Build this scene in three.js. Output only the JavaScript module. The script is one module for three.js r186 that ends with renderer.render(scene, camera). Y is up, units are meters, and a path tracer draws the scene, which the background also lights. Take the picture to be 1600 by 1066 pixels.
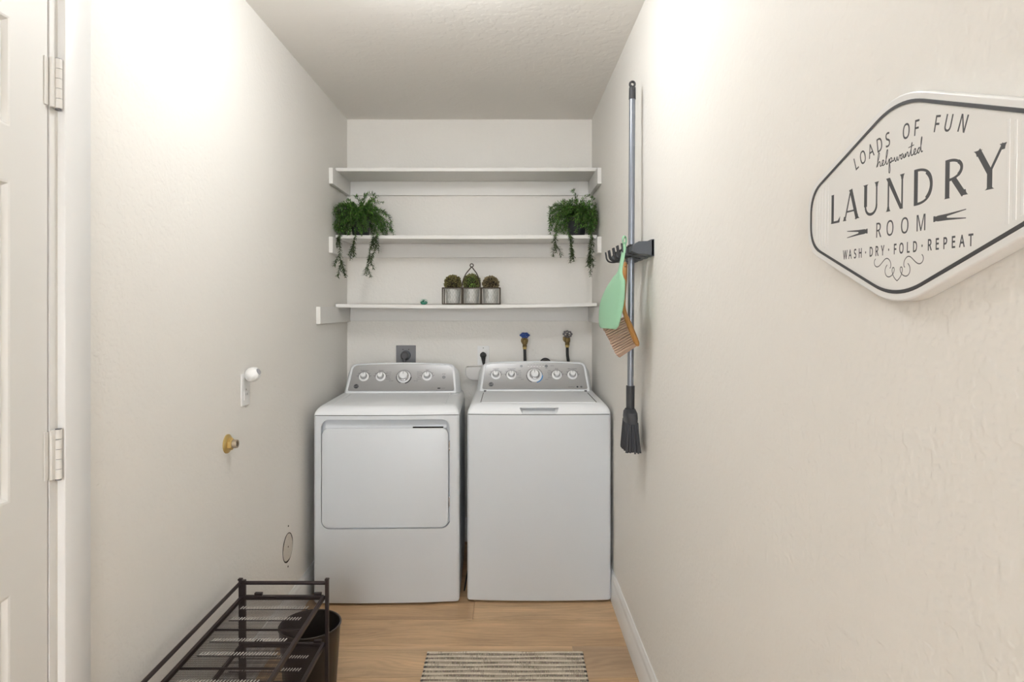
import * as THREE from 'three';
import { RoundedBoxGeometry } from 'three/addons/geometries/RoundedBoxGeometry.js';
import { mergeGeometries, toCreasedNormals } from 'three/addons/utils/BufferGeometryUtils.js';
import { Brush, Evaluator, SUBTRACTION } from 'three-bvh-csg';

// ------------------------------------------------------------------ camera, light, exposure
const scene = new THREE.Scene();
const EYE = 1.376;
const camera = new THREE.PerspectiveCamera(57.07, 1600 / 1066, 0.02, 30);
camera.position.set(0, EYE, 0);
camera.lookAt(0, EYE, -1);
camera.setViewOffset(1600, 1066, 6, 52, 1600, 1066);          // shift lens: verticals stay vertical
const renderer = new THREE.WebGLRenderer({ antialias: true });
renderer.toneMapping = THREE.LinearToneMapping;
renderer.toneMappingExposure = 0.73;
renderer.shadowMap.enabled = true;
scene.background = new THREE.Color().setRGB(18.5, 18.9, 19.4);     // even bright sky, fill light through the added window behind the camera
const LIGHT = { x: -0.24, y: 2.36, z: -1.80, power: 1.85, color: [0.96, 0.98, 1.0] };          // unseen ceiling fitting just above the frame, placed to light the room

// ------------------------------------------------------------------ small tools
const V = (x, y, z) => new THREE.Vector3(x, y, z);
function rng(seed) { let a = seed >>> 0; return () => { a = (a + 0x6d2b79f5) | 0; let t = Math.imul(a ^ (a >>> 15), 1 | a); t = (t + Math.imul(t ^ (t >>> 7), 61 | t)) ^ t; return ((t ^ (t >>> 14)) >>> 0) / 4294967296; }; }
const used = new Map();
function numbered(name) { const n = used.get(name) ?? 0; used.set(name, n + 1); return n ? name + '_' + String(n).padStart(3, '0') : name; }
function thing(name, label, category, pos = [0, 0, 0], turn = 0, group) {
  const o = new THREE.Group(); o.name = numbered(name); scene.add(o);
  o.position.set(...pos); o.rotation.y = turn; o.userData = { label, category };
  if (group) o.userData.group = group;
  return o;
}
function part(name, geo, mat, parent, label) {
  const m = new THREE.Mesh(geo, mat); m.name = name; m.castShadow = true; m.receiveShadow = true; parent.add(m);
  if (label) m.userData.label = label;
  return m;
}
function struct(name, geo, mat, label) {
  const m = part(numbered(name), geo, mat, scene); m.userData.kind = 'structure'; if (label) m.userData.label = label; return m;
}
function stuff(m) { m.userData.kind = 'stuff'; return m; }
function flat(g) {
  let n = g.index ? g.toNonIndexed() : g;
  for (const k of Object.keys(n.attributes)) if (!['position', 'normal', 'uv', 'color'].includes(k)) n.deleteAttribute(k);
  if (!n.attributes.normal) n.computeVertexNormals();
  if (!n.attributes.uv) n.setAttribute('uv', new THREE.BufferAttribute(new Float32Array(n.attributes.position.count * 2), 2));
  n.morphAttributes = {};
  return n;
}
function mg(list) { return mergeGeometries(list.map(flat)); }
function box(w, h, d, x = 0, y = 0, z = 0, r = 0, seg = 2) {
  const g = r ? new RoundedBoxGeometry(w, h, d, seg, r) : new THREE.BoxGeometry(w, h, d);
  return g.translate(x, y, z);
}
function rod(a, b, r0, r1 = r0, seg = 10) {
  const d = b.clone().sub(a), L = d.length();
  const g = new THREE.CylinderGeometry(r1, r0, L, seg);
  g.applyQuaternion(new THREE.Quaternion().setFromUnitVectors(V(0, 1, 0), d.normalize()));
  return g.translate((a.x + b.x) / 2, (a.y + b.y) / 2, (a.z + b.z) / 2);
}
function tube(pts, r, seg = 40, rad = 8, closed = false) { return new THREE.TubeGeometry(new THREE.CatmullRomCurve3(pts, closed, 'centripetal'), seg, r, rad, closed); }
function lathe(profile, seg = 40) { return toCreasedNormals(new THREE.LatheGeometry(profile.map(([r, y]) => new THREE.Vector2(r, y)), seg), 0.6); }
function rrect(w, h, r, cx = 0, cy = 0) {                      // r: one radius or [topLeft, topRight, bottomRight, bottomLeft]
  const [a, b, c, d] = Array.isArray(r) ? r : [r, r, r, r], s = new THREE.Shape(), x0 = cx - w / 2, x1 = cx + w / 2, y0 = cy - h / 2, y1 = cy + h / 2;
  s.moveTo(x0 + d, y0); s.lineTo(x1 - c, y0); if (c) s.absarc(x1 - c, y0 + c, c, -Math.PI / 2, 0, false);
  s.lineTo(x1, y1 - b); if (b) s.absarc(x1 - b, y1 - b, b, 0, Math.PI / 2, false);
  s.lineTo(x0 + a, y1); if (a) s.absarc(x0 + a, y1 - a, a, Math.PI / 2, Math.PI, false);
  s.lineTo(x0, y0 + d); if (d) s.absarc(x0 + d, y0 + d, d, Math.PI, Math.PI * 1.5, false);
  return s;
}
function extrude(shape, depth, bevel = 0, seg = 8, bs = 2) {
  return new THREE.ExtrudeGeometry(shape, { depth: depth - 2 * bevel, bevelEnabled: bevel > 0, bevelSize: bevel, bevelThickness: bevel, bevelOffset: -bevel, bevelSegments: bs, curveSegments: seg }).translate(0, 0, bevel);
}
function loft(rings, cap0 = true, cap1 = true, crease = 0.7) {  // rings: equal-length closed loops of Vector3
  const n = rings[0].length, pos = [], uv = [], idx = [];
  let run = 0;
  rings.forEach((ring, j) => {
    if (j) run += ring[0].distanceTo(rings[j - 1][0]);
    let along = 0;
    for (let i = 0; i <= n; i++) { const p = ring[i % n]; if (i) along += p.distanceTo(ring[i - 1]); pos.push(p.x, p.y, p.z); uv.push(along, run); }
  });
  const w = n + 1;
  for (let j = 0; j + 1 < rings.length; j++) for (let i = 0; i < n; i++) { const a = j * w + i, b = a + 1, c = a + w, d = c + 1; idx.push(a, b, d, a, d, c); }
  const fan = (ring, flip) => {
    const c = ring.reduce((s, p) => s.add(p), V(0, 0, 0)).multiplyScalar(1 / n), k = pos.length / 3;
    pos.push(c.x, c.y, c.z); uv.push(c.x, c.z);
    for (const p of ring) { pos.push(p.x, p.y, p.z); uv.push(p.x, p.z); }
    for (let i = 0; i < n; i++) { const a = k + 1 + i, b = k + 1 + (i + 1) % n; flip ? idx.push(k, b, a) : idx.push(k, a, b); }
  };
  if (cap0) fan(rings[0], true);
  if (cap1) fan(rings[rings.length - 1], false);
  const g = new THREE.BufferGeometry();
  g.setAttribute('position', new THREE.Float32BufferAttribute(pos, 3)); g.setAttribute('uv', new THREE.Float32BufferAttribute(uv, 2)); g.setIndex(idx);
  return toCreasedNormals(g, crease);
}
function boxUV(g0) {                                            // uv in metres by the dominant face direction
  const g = flat(g0), p = g.attributes.position, n = g.attributes.normal, uv = new Float32Array(p.count * 2);
  for (let i = 0; i < p.count; i++) {
    const ax = Math.abs(n.getX(i)), ay = Math.abs(n.getY(i)), az = Math.abs(n.getZ(i));
    if (ax >= ay && ax >= az) { uv[2 * i] = p.getZ(i); uv[2 * i + 1] = p.getY(i); } else if (ay >= az) { uv[2 * i] = p.getX(i); uv[2 * i + 1] = p.getZ(i); } else { uv[2 * i] = p.getX(i); uv[2 * i + 1] = p.getY(i); }
  }
  g.setAttribute('uv', new THREE.BufferAttribute(uv, 2)); return g;
}
function planarUV(g0, x0, y0, w, h) {
  const g = flat(g0), p = g.attributes.position, uv = new Float32Array(p.count * 2);
  for (let i = 0; i < p.count; i++) { uv[2 * i] = (p.getX(i) - x0) / w; uv[2 * i + 1] = (p.getY(i) - y0) / h; }
  g.setAttribute('uv', new THREE.BufferAttribute(uv, 2)); return g;
}
function csgSubtract(a, ...bs) {
  const ev = new Evaluator(); ev.attributes = ['position', 'normal', 'uv']; ev.useGroups = false;
  let cur = new Brush(flat(a)); cur.updateMatrixWorld();
  for (const b of bs) { const t = new Brush(flat(b)); t.updateMatrixWorld(); cur = ev.evaluate(cur, t, SUBTRACTION); }
  return cur.geometry;
}

// ------------------------------------------------------------------ procedural textures
function tileNoise(size, cells, rand) {                         // smooth value noise that repeats
  const grid = Array.from({ length: cells * cells }, () => rand());
  const f = new Float32Array(size * size), sm = (t) => t * t * (3 - 2 * t);
  for (let y = 0; y < size; y++) for (let x = 0; x < size; x++) {
    const gx = x / size * cells, gy = y / size * cells, x0 = Math.floor(gx), y0 = Math.floor(gy), tx = sm(gx - x0), ty = sm(gy - y0);
    const x1 = (x0 + 1) % cells, y1 = (y0 + 1) % cells;
    f[y * size + x] = (grid[y0 * cells + x0] * (1 - tx) + grid[y0 * cells + x1] * tx) * (1 - ty) + (grid[y1 * cells + x0] * (1 - tx) + grid[y1 * cells + x1] * tx) * ty;
  }
  return f;
}
function heightTexture(size, layers, seed, shape = (v) => v) {
  const r = rng(seed), acc = new Float32Array(size * size);
  let sum = 0;
  for (const [cells, amp] of layers) { const n = tileNoise(size, cells, r); sum += amp; for (let i = 0; i < acc.length; i++) acc[i] += n[i] * amp; }
  const data = new Uint8Array(size * size * 4);
  for (let i = 0; i < acc.length; i++) { const v = Math.max(0, Math.min(255, Math.round(255 * shape(acc[i] / sum)))); data[4 * i] = data[4 * i + 1] = data[4 * i + 2] = v; data[4 * i + 3] = 255; }
  const t = new THREE.DataTexture(data, size, size); t.wrapS = t.wrapT = THREE.RepeatWrapping; t.magFilter = THREE.LinearFilter; t.minFilter = THREE.LinearMipmapLinearFilter; t.generateMipmaps = true; t.needsUpdate = true;
  return t;
}
function canvasTexture(w, h, draw) {
  const c = document.createElement('canvas'); c.width = w; c.height = h; draw(c.getContext('2d'), w, h);
  const t = new THREE.CanvasTexture(c); t.colorSpace = THREE.SRGBColorSpace; t.anisotropy = 8; return t;
}
const rep = (t, s) => { const k = t.clone(); k.repeat.set(s, s); k.needsUpdate = true; return k; };
const lin = (r, g, b) => new THREE.Color().setRGB(r, g, b);

const peel = rep(heightTexture(1024, [[110, 0.55], [60, 0.6], [24, 0.35], [200, 0.2]], 11, (v) => { const t = Math.max(0, Math.min(1, (v - 0.36) / 0.3)); return t * t * (3 - 2 * t); }), 1 / 0.75);
const knock = rep(heightTexture(1024, [[60, 0.6], [34, 0.7], [120, 0.3]], 12, (v) => { const t = Math.max(0, Math.min(1, (v - 0.42) / 0.18)); return t * t * (3 - 2 * t); }), 1 / 1.1);
const fine = rep(heightTexture(256, [[64, 1], [120, 0.6]], 13), 1 / 0.12);

const std = (o) => new THREE.MeshStandardMaterial(o);
const phys = (o) => new THREE.MeshPhysicalMaterial(o);
const M = {
  wall: std({ color: lin(0.86, 0.835, 0.787), roughness: 0.62, bumpMap: peel, bumpScale: 0.0005 }),
  ceiling: std({ color: lin(0.87, 0.845, 0.80), roughness: 0.9, bumpMap: knock, bumpScale: 0.0004 }),
  trim: std({ color: lin(0.83, 0.825, 0.81), roughness: 0.38 }),
  door: std({ color: lin(0.81, 0.795, 0.76), roughness: 0.42 }),
  shelf: std({ color: lin(0.83, 0.815, 0.785), roughness: 0.5, bumpMap: fine, bumpScale: 0.0002 }),
  white: phys({ color: lin(0.71, 0.74, 0.77), roughness: 0.42, clearcoat: 0.15, clearcoatRoughness: 0.3 }),
  whiteTop: phys({ color: lin(0.86, 0.88, 0.90), roughness: 0.45, specularIntensity: 0.2, clearcoat: 0.22, clearcoatRoughness: 0.03 }),
  knob: phys({ color: lin(0.88, 0.885, 0.89), roughness: 0.25, clearcoat: 0.4 }),
  plasticWhite: std({ color: lin(0.87, 0.87, 0.86), roughness: 0.4 }),
  darkGap: std({ color: lin(0.02, 0.02, 0.021), roughness: 0.8 }),
  black: std({ color: lin(0.012, 0.012, 0.013), roughness: 0.5 }),
  rubber: std({ color: lin(0.02, 0.02, 0.02), roughness: 0.6 }),
  chrome: std({ color: lin(0.6, 0.6, 0.62), roughness: 0.2, metalness: 1 }),
  silver: std({ color: lin(0.50, 0.50, 0.51), roughness: 0.35, metalness: 0.6 }),
  brass: std({ color: lin(0.66, 0.49, 0.20), roughness: 0.34, metalness: 0.9 }),
  oldBrass: std({ color: lin(0.24, 0.17, 0.07), roughness: 0.45, metalness: 0.8 }),
  blue: std({ color: lin(0.02, 0.07, 0.30), roughness: 0.4 }),
  greyWheel: std({ color: lin(0.16, 0.15, 0.16), roughness: 0.5, metalness: 0.3 }),
  greyPlate: std({ color: lin(0.17, 0.17, 0.18), roughness: 0.45, metalness: 0.3 }),
  charcoal: std({ color: lin(0.035, 0.037, 0.042), roughness: 0.55 }),
  slate: std({ color: lin(0.07, 0.08, 0.095), roughness: 0.5 }),
  bristle: std({ color: lin(0.045, 0.047, 0.055), roughness: 0.7 }),
  pole: std({ color: lin(0.24, 0.26, 0.30), roughness: 0.32, metalness: 0.55 }),
  mint: std({ color: lin(0.30, 0.55, 0.36), roughness: 0.45 }),
  twine: std({ color: lin(0.62, 0.42, 0.24), roughness: 0.9 }),
  tan: std({ color: lin(0.47, 0.33, 0.245), roughness: 0.85 }),
  tanDark: std({ color: lin(0.16, 0.09, 0.055), roughness: 0.9 }),
  rack: std({ color: lin(0.034, 0.023, 0.023), roughness: 0.42, metalness: 0.35 }),
  bin: std({ color: lin(0.045, 0.036, 0.030), roughness: 0.36, metalness: 0.4, side: THREE.DoubleSide }),
  potGrey: std({ color: lin(0.03, 0.032, 0.036), roughness: 0.6 }),
  soil: std({ color: lin(0.03, 0.022, 0.015), roughness: 1 }),
  stem: std({ color: lin(0.035, 0.055, 0.018), roughness: 0.8 }),
  leaf: std({ vertexColors: true, roughness: 0.6, side: THREE.DoubleSide }),
  wire: std({ color: lin(0.10, 0.08, 0.062), roughness: 0.55, metalness: 0.6 }),
  screw: std({ color: lin(0.3, 0.29, 0.27), roughness: 0.4, metalness: 0.7 }),
  hinge: std({ color: lin(0.76, 0.735, 0.69), roughness: 0.4 }),
};

// ------------------------------------------------------------------ the room
const XL = -0.9495, XR = 0.4943, ZB = -3.70, ZF = 2.6, CEIL = 2.487;
{
  // left wall, with the opening of the door in it
  const s = new THREE.Shape(); s.moveTo(-ZF - 0.12, -0.1); s.lineTo(-ZB + 0.12, -0.1); s.lineTo(-ZB + 0.12, CEIL + 0.1); s.lineTo(-ZF - 0.12, CEIL + 0.1); s.closePath();
  const hole = new THREE.Path(); hole.moveTo(0.474, -0.05); hole.lineTo(0.474, 2.058); hole.lineTo(1.318, 2.058); hole.lineTo(1.318, -0.05); hole.closePath(); s.holes.push(hole);
  const g = new THREE.ExtrudeGeometry(s, { depth: 0.12, bevelEnabled: false });
  g.rotateY(Math.PI / 2).translate(XL - 0.12, 0, 0);            // shape x (depth) runs to -z
  struct('wall_left', boxUV(g), M.wall, 'cream wall with orange peel texture');
}
struct('wall_right', boxUV(box(0.12, CEIL + 0.2, ZF - ZB + 0.24, XR + 0.06, CEIL / 2, (ZF + ZB) / 2)), M.wall, 'cream wall with orange peel texture');
struct('wall_back', boxUV(box(XR - XL, CEIL + 0.2, 0.12, (XL + XR) / 2, CEIL / 2, ZB - 0.06)), M.wall);
{
  // wall behind the camera; wide window added to let in frontal fill light
  const s = new THREE.Shape(); s.moveTo(XL, -0.1); s.lineTo(XR, -0.1); s.lineTo(XR, CEIL + 0.1); s.lineTo(XL, CEIL + 0.1); s.closePath();
  const hole = new THREE.Path(); hole.moveTo(XL + 0.06, 0.85); hole.lineTo(XL + 0.06, 2.38); hole.lineTo(XR - 0.06, 2.38); hole.lineTo(XR - 0.06, 0.85); hole.closePath(); s.holes.push(hole);
  struct('wall_front', boxUV(new THREE.ExtrudeGeometry(s, { depth: 0.12, bevelEnabled: false }).translate(0, 0, ZF)), M.wall);
  const w = new THREE.Group(); w.name = 'added_window_1'; w.userData = { kind: 'structure', label: 'added white window frame, unseen behind the camera, for fill light' }; scene.add(w);
  const wx = XR - XL - 0.12, wc = (XL + XR) / 2;
  for (const y of [0.875, 2.355]) part('frame_rail', box(wx, 0.05, 0.07, wc, y, ZF + 0.06, 0.004), M.trim, w);
  for (const x of [XL + 0.085, wc, XR - 0.085]) part('frame_stile', box(0.05, 1.43, 0.07, x, 1.615, ZF + 0.06, 0.004), M.trim, w);
  struct('added_ground', box(14, 0.1, 10, 0, -0.15, ZF + 5.12), std({ color: lin(0.42, 0.40, 0.37), roughness: 0.9 }), 'added pale concrete outside the added window');
}
struct('ceiling', boxUV(box(XR - XL, 0.1, ZF - ZB, (XL + XR) / 2, CEIL + 0.05, (ZF + ZB) / 2)), M.ceiling, 'white ceiling with knockdown texture');

// floor: oak-look planks running across the room, each its own mesh
{
  const floor = struct('floor', boxUV(box(XR - XL, 0.06, ZF - ZB, (XL + XR) / 2, -0.042, (ZF + ZB) / 2)), M.darkGap, 'light oak plank floor');
  const wood = [];
  const tones = [[0.56, 0.365, 0.20], [0.60, 0.40, 0.225], [0.51, 0.33, 0.18], [0.57, 0.375, 0.21], [0.455, 0.31, 0.185]];
  tones.forEach((tone, k) => {
    const W = 1024, H = 192, r = rng(100 + k), data = new Uint8Array(W * H * 4);
    const warp = tileNoise(1024, 5, r), warp2 = tileNoise(1024, 13, r), grainN = tileNoise(1024, 256, r), broad = tileNoise(1024, 9, r);
    const cx = 200 + r() * 600, cy = 60 + r() * 80, ringF = 0.035 + r() * 0.02;
    for (let y = 0; y < H; y++) for (let x = 0; x < W; x++) {
      const wv = warp[((y * 2) % 1024) * 1024 + ((x * 0.7) | 0) % 1024], w2 = warp2[((y * 5) % 1024) * 1024 + ((x * 0.5) | 0)];
      const yy = y + (wv - 0.5) * 90 + (w2 - 0.5) * 22;
      const dist = Math.abs(yy - cy) + 900 / (40 + Math.abs(x - cx) * 0.3);
      const ring = 0.5 + 0.5 * Math.sin(dist * ringF * 6.283 + wv * 4);
      const g1 = grainN[((y * 5) % 1024) * 1024 + ((x * 0.16) | 0)], g2 = grainN[((y * 3 + 77) % 1024) * 1024 + ((x * 0.45) | 0)];
      const b = broad[((y * 3) % 1024) * 1024 + ((x * 0.55) | 0)];
      let v = 0.90 + 0.13 * ring + 0.20 * (g1 - 0.5) + 0.08 * (g2 - 0.5) + 0.34 * (b - 0.5);
      const i = 4 * (y * W + x), gr = 1 - (v - 0.9) * 0.25;
      const enc = (c) => 255 * Math.pow(Math.max(0, Math.min(1, c)), 1 / 2.2);
      data[i] = enc(tone[0] * v); data[i + 1] = enc(tone[1] * v * (0.985 + 0.02 * gr)); data[i + 2] = enc(tone[2] * v * (0.94 + 0.07 * gr)); data[i + 3] = 255;
    }
    const t = new THREE.DataTexture(data, W, H); t.colorSpace = THREE.SRGBColorSpace; t.wrapS = t.wrapT = THREE.MirroredRepeatWrapping; t.magFilter = THREE.LinearFilter; t.needsUpdate = true;
    wood.push(std({ map: t, roughness: 0.42, bumpMap: fine, bumpScale: 0.00005 }));
  });
  const ROW = 0.2175, r = rng(5), fixed = { 2: -0.157, 3: -0.82, 4: 0.26 };
  const tone = { '2a': 2, '2b': 1, '3a': 3, '3b': 0, '4a': 1, '4b': 4, '5a': 0, '5b': 2 };
  for (let k = -2; k < 29; k++) {                                 // row k spans depth 3.42 - k*ROW .. minus ROW
    const zFar = -(3.42 - k * ROW), z0 = Math.max(zFar, ZB), z1 = Math.min(zFar + ROW, ZF);
    if (z1 - z0 < 0.01) continue;
    let cuts = fixed[k] ?? XL + 0.25 + r() * 1.0;
    const xs = [XL, cuts, XR];
    for (let j = 0; j < 2; j++) {
      const w = xs[j + 1] - xs[j]; if (w < 0.03) continue;
      const g = flat(new RoundedBoxGeometry(w - 0.0007, 0.012, z1 - z0 - 0.0007, 1, 0.0006)), p = g.attributes.position, uv = new Float32Array(p.count * 2), du = r() * 1.0;
      for (let i = 0; i < p.count; i++) { uv[2 * i] = (p.getX(i) + w / 2) / 1.22 + du; uv[2 * i + 1] = (p.getZ(i) + (z1 - z0) / 2) / ROW; }
      g.setAttribute('uv', new THREE.BufferAttribute(uv, 2));
      const ti = tone[k + 'ab'[j]] ?? Math.floor(r() * 4);
      const m = part('plank', g, wood[ti], floor); m.position.set((xs[j] + xs[j + 1]) / 2, -0.006, (z0 + z1) / 2);
    }
  }
}
// baseboards: moulded profile swept along each wall
function baseProfile() {
  const s = new THREE.Shape();
  s.moveTo(0, 0); s.lineTo(0.0125, 0); s.lineTo(0.0125, 0.098); s.lineTo(0.0105, 0.102); s.lineTo(0.0105, 0.112); s.quadraticCurveTo(0.0098, 0.124, 0.0055, 0.129); s.lineTo(0.0055, 0.138); s.lineTo(0.004, 0.141); s.lineTo(0, 0.141); s.closePath();
  return s;
}
function baseboard(name, len, pos, turn) {
  const g = new THREE.ExtrudeGeometry(baseProfile(), { depth: len, bevelEnabled: false, curveSegments: 6 });
  const m = struct(name, toCreasedNormals(g, 0.5), M.trim); m.position.set(...pos); m.rotation.y = turn;
}
baseboard('baseboard_left', -ZB - 1.4075, [XL, 0, ZB], 0);
baseboard('baseboard_right', ZF - ZB, [XR, 0, ZF], Math.PI);
baseboard('baseboard_back', XR - XL - 0.026, [XR - 0.013, 0, ZB], -Math.PI / 2);

// ------------------------------------------------------------------ door in the left wall
{
  // casing round the opening (near leg, far leg, head)
  const prof = () => { const s = new THREE.Shape(); s.moveTo(0, 0); s.lineTo(0, 0.013); s.quadraticCurveTo(0, 0.016, 0.003, 0.016); s.lineTo(0.079, 0.016); s.quadraticCurveTo(0.0846, 0.0155, 0.0846, 0.010); s.lineTo(0.0846, 0); s.closePath(); return s; };
  const leg = (flip) => { const g = new THREE.ExtrudeGeometry(prof(), { depth: 2.15, bevelEnabled: false, curveSegments: 5 }); g.rotateX(-Math.PI / 2); if (flip) g.scale(-1, 1, 1); return g; };
  // local x of the group: away from the camera (-z); local z: out of the wall
  const cas = new THREE.Group(); cas.name = 'trim_1'; cas.userData = { kind: 'structure', label: 'white door casing' }; scene.add(cas); cas.position.set(XL, 0, 0); cas.rotation.y = Math.PI / 2;
  const far = flat(leg(false)); far.scale(1, 1, -1); fixWinding(far); far.translate(1.322, 0, 0);
  const near = flat(leg(false)); near.scale(-1, 1, -1); near.translate(0.47, 0, 0);
  part('casing_leg', toCreasedNormals(far, 0.5), M.trim, cas); part('casing_leg', toCreasedNormals(near, 0.5), M.trim, cas);
  part('casing_head', box(1.4066 - 0.3854, 0.0846, 0.016, 0.896, 2.104, 0.008, 0.003), M.trim, cas);
  const jamb = new THREE.Group(); jamb.name = 'trim_2'; jamb.userData = { kind: 'structure', label: 'white door jamb' }; scene.add(jamb); jamb.position.copy(cas.position); jamb.rotation.y = Math.PI / 2;
  part('jamb_side', box(0.0185, 2.058, 0.12, 1.3085, 1.029, -0.06), M.door, jamb);
  part('jamb_side', box(0.0185, 2.058, 0.12, 0.4835, 1.029, -0.06), M.door, jamb);
  part('jamb_head', box(0.8, 0.018, 0.12, 0.896, 2.049, -0.06), M.door, jamb);
  part('door_stop', box(0.03, 2.03, 0.012, 1.285, 1.02, -0.047), M.door, jamb);

  // six-panel door leaf
  const d = new THREE.Group(); d.name = 'door_1'; d.userData = { kind: 'structure', label: 'white six panel door' }; scene.add(d); d.position.copy(cas.position); d.rotation.y = Math.PI / 2;
  const x0 = 0.496, x1 = 1.2955, y0 = 0.012, y1 = 2.03, z = -0.002;
  const s = new THREE.Shape(); s.moveTo(x0, y0); s.lineTo(x1, y0); s.lineTo(x1, y1); s.lineTo(x0, y1); s.closePath();
  const cols = [[0.593, 0.846], [0.9455, 1.1985]], rows = [[1.722, 1.931], [1.004, 1.618], [0.24, 0.827]];
  for (const [a, b] of cols) for (const [c, e] of rows) { const h = new THREE.Path(); h.moveTo(a, c); h.lineTo(a, e); h.lineTo(b, e); h.lineTo(b, c); h.closePath(); s.holes.push(h); }
  part('door_frame', new THREE.ExtrudeGeometry(s, { depth: 0.012, bevelEnabled: false }).translate(0, 0, z - 0.012), M.door, d);
  part('door_core', box(x1 - x0, y1 - y0, 0.022, (x0 + x1) / 2, (y0 + y1) / 2, z - 0.023), M.door, d);
  const ringAt = (a, b, c, e, i, zz) => [V(a + i, c + i, zz), V(b - i, c + i, zz), V(b - i, e - i, zz), V(a + i, e - i, zz)];
  for (const [a, b] of cols) for (const [c, e] of rows) {
    part('panel', loft([ringAt(a, b, c, e, 0, z), ringAt(a, b, c, e, 0.004, z - 0.001), ringAt(a, b, c, e, 0.010, z - 0.009), ringAt(a, b, c, e, 0.016, z - 0.0095), ringAt(a, b, c, e, 0.045, z - 0.002), ringAt(a, b, c, e, 0.049, z - 0.0012)], false, true, 0.2), M.door, d);
  }
  for (const y of [1.844, 1.070, 0.30]) {
    const h = new THREE.Group(); h.name = 'hinge'; d.add(h); h.position.set(1.3095, y, 0);
    part('hinge_leaf', box(0.020, 0.103, 0.006, -0.004, 0, 0.004, 0.0015), M.hinge, h);
    part('hinge_leaf', box(0.012, 0.100, 0.0022, -0.019, 0, -0.0006, 0.0008), M.hinge, h);
    for (let k = 0; k < 5; k++) part('knuckle', new THREE.CylinderGeometry(0.0070, 0.0070, 0.0196, 20).translate(0.003, (k - 2) * 0.0208, 0.0085), M.hinge, h);
    part('hinge_pin', new THREE.CylinderGeometry(0.0058, 0.0058, 0.108, 12).translate(0.003, -0.001, 0.0085), M.greyPlate, h);
  }
}
function fixWinding(g) { const p = g.attributes.position, n = g.attributes.normal, u = g.attributes.uv; for (let i = 0; i < p.count; i += 3) for (const at of [p, n, u]) { const s = at.itemSize; for (let c = 0; c < s; c++) { const a = at.array[(i + 1) * s + c]; at.array[(i + 1) * s + c] = at.array[(i + 2) * s + c]; at.array[(i + 2) * s + c] = a; } } g.computeVertexNormals(); return g; }

// ------------------------------------------------------------------ ceiling lamp (unseen above the frame, lights walls and shelves)
{
  const { x, y, z, power, color } = LIGHT;
  const t = thing('unseen_ceiling_light', 'unseen round ceiling light above the middle of the laundry room', 'ceiling light', [x, CEIL, z]);
  part('base', lathe([[0, 0], [0.085, 0], [0.085, -0.02], [0.07, -0.028], [0, -0.028]]), M.silver, t);
  part('shade', lathe([[0.066, -0.028], [0.082, -0.055], [0.085, -0.10], [0.072, -0.14], [0.04, -0.163], [0, -0.17]]), std({ color: lin(0.8, 0.8, 0.78), emissive: lin(...color), emissiveIntensity: 2.5, roughness: 0.4 }), t);
  const l = new THREE.PointLight(lin(...color), power, 0, 2); l.name = 'unseen_lamp_light'; l.position.set(x, y, z); l.castShadow = true; l.shadow.radius = 3; l.shadow.mapSize.set(2048, 2048); scene.add(l);
}

// ------------------------------------------------------------------ shelves on the back wall
function shelf(label, top, sag, bracketLen, tilt = 0) {
  const t = thing('wall_shelf', label, 'shelf', [0, top, ZB], 0);
  const w = 1.42, dep = 0.288, th = 0.018, cx = (XL + XR) / 2;
  const g = new RoundedBoxGeometry(w, th, dep, 2, 0.0025).toNonIndexed ? new THREE.BoxGeometry(w, th, dep, 60, 1, 12) : null, p = g.attributes.position;
  for (let i = 0; i < p.count; i++) { const u = p.getX(i) / w + 0.5, f = p.getZ(i) / dep + 0.5; p.setY(i, p.getY(i) - sag * Math.sin(Math.PI * u) * f - tilt * (u - 0.5) * f); }
  g.computeVertexNormals();
  part('shelf_board', boxUV(toCreasedNormals(g, 0.5).translate(cx, -th / 2, dep / 2 + 0.002)), M.shelf, t);
  const h = 0.086;
  for (const [x, s] of [[XL + 0.011, 1], [XR - 0.011, -1]]) part('side_bracket', boxUV(box(0.0215, h, bracketLen, x, -th - h / 2 - 0.0005, bracketLen / 2, 0.002)), M.shelf, t);
  part('back_cleat', boxUV(box(XR - XL - 0.046, 0.083, 0.0185, cx, -th - 0.042, 0.0095, 0.002)), M.shelf, t);
  return t;
}
shelf('empty top wall shelf of three, white painted wood', EYE + 0.761, 0.001, 0.380);
shelf('middle white wall shelf carrying the two trailing ferns', EYE + 0.3955, 0.0035, 0.380);
shelf('lowest white wall shelf, sagging, under the wire planter caddy', EYE + 0.0235, 0.0085, 0.60, -0.006);

// ------------------------------------------------------------------ washer and dryer
function plan(hw, zf, zb, r, bow, n = 14) {                     // top view outline, front bowed; anticlockwise seen from above (+y)
  const pts = [], front = [];
  const corner = (cx, cz, a0, a1, rad) => { for (let i = 0; i <= 5; i++) { const a = a0 + (a1 - a0) * i / 5; pts.push([cx + rad * Math.cos(a), cz + rad * Math.sin(a)]); } };
  // z forward; angles in the x,z plane
  corner(hw - r, zf - r - bow, 0, Math.PI / 2, r);
  for (let i = 1; i < n; i++) { const u = 1 - 2 * i / n; pts.push([u * (hw - r), zf - bow + bow * (1 - u * u)]); }
  corner(-hw + r, zf - r - bow, Math.PI / 2, Math.PI, r);
  corner(-hw + 0.006, zb + 0.006, Math.PI, Math.PI * 1.5, 0.006);
  corner(hw - 0.006, zb + 0.006, Math.PI * 1.5, Math.PI * 2, 0.006);
  return pts.reverse();
}
const ring = (pts, y) => pts.map(([x, z]) => V(x, y, z));
const HW = 0.336, BACK = -0.645, SEAM = 0.8785;

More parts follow.
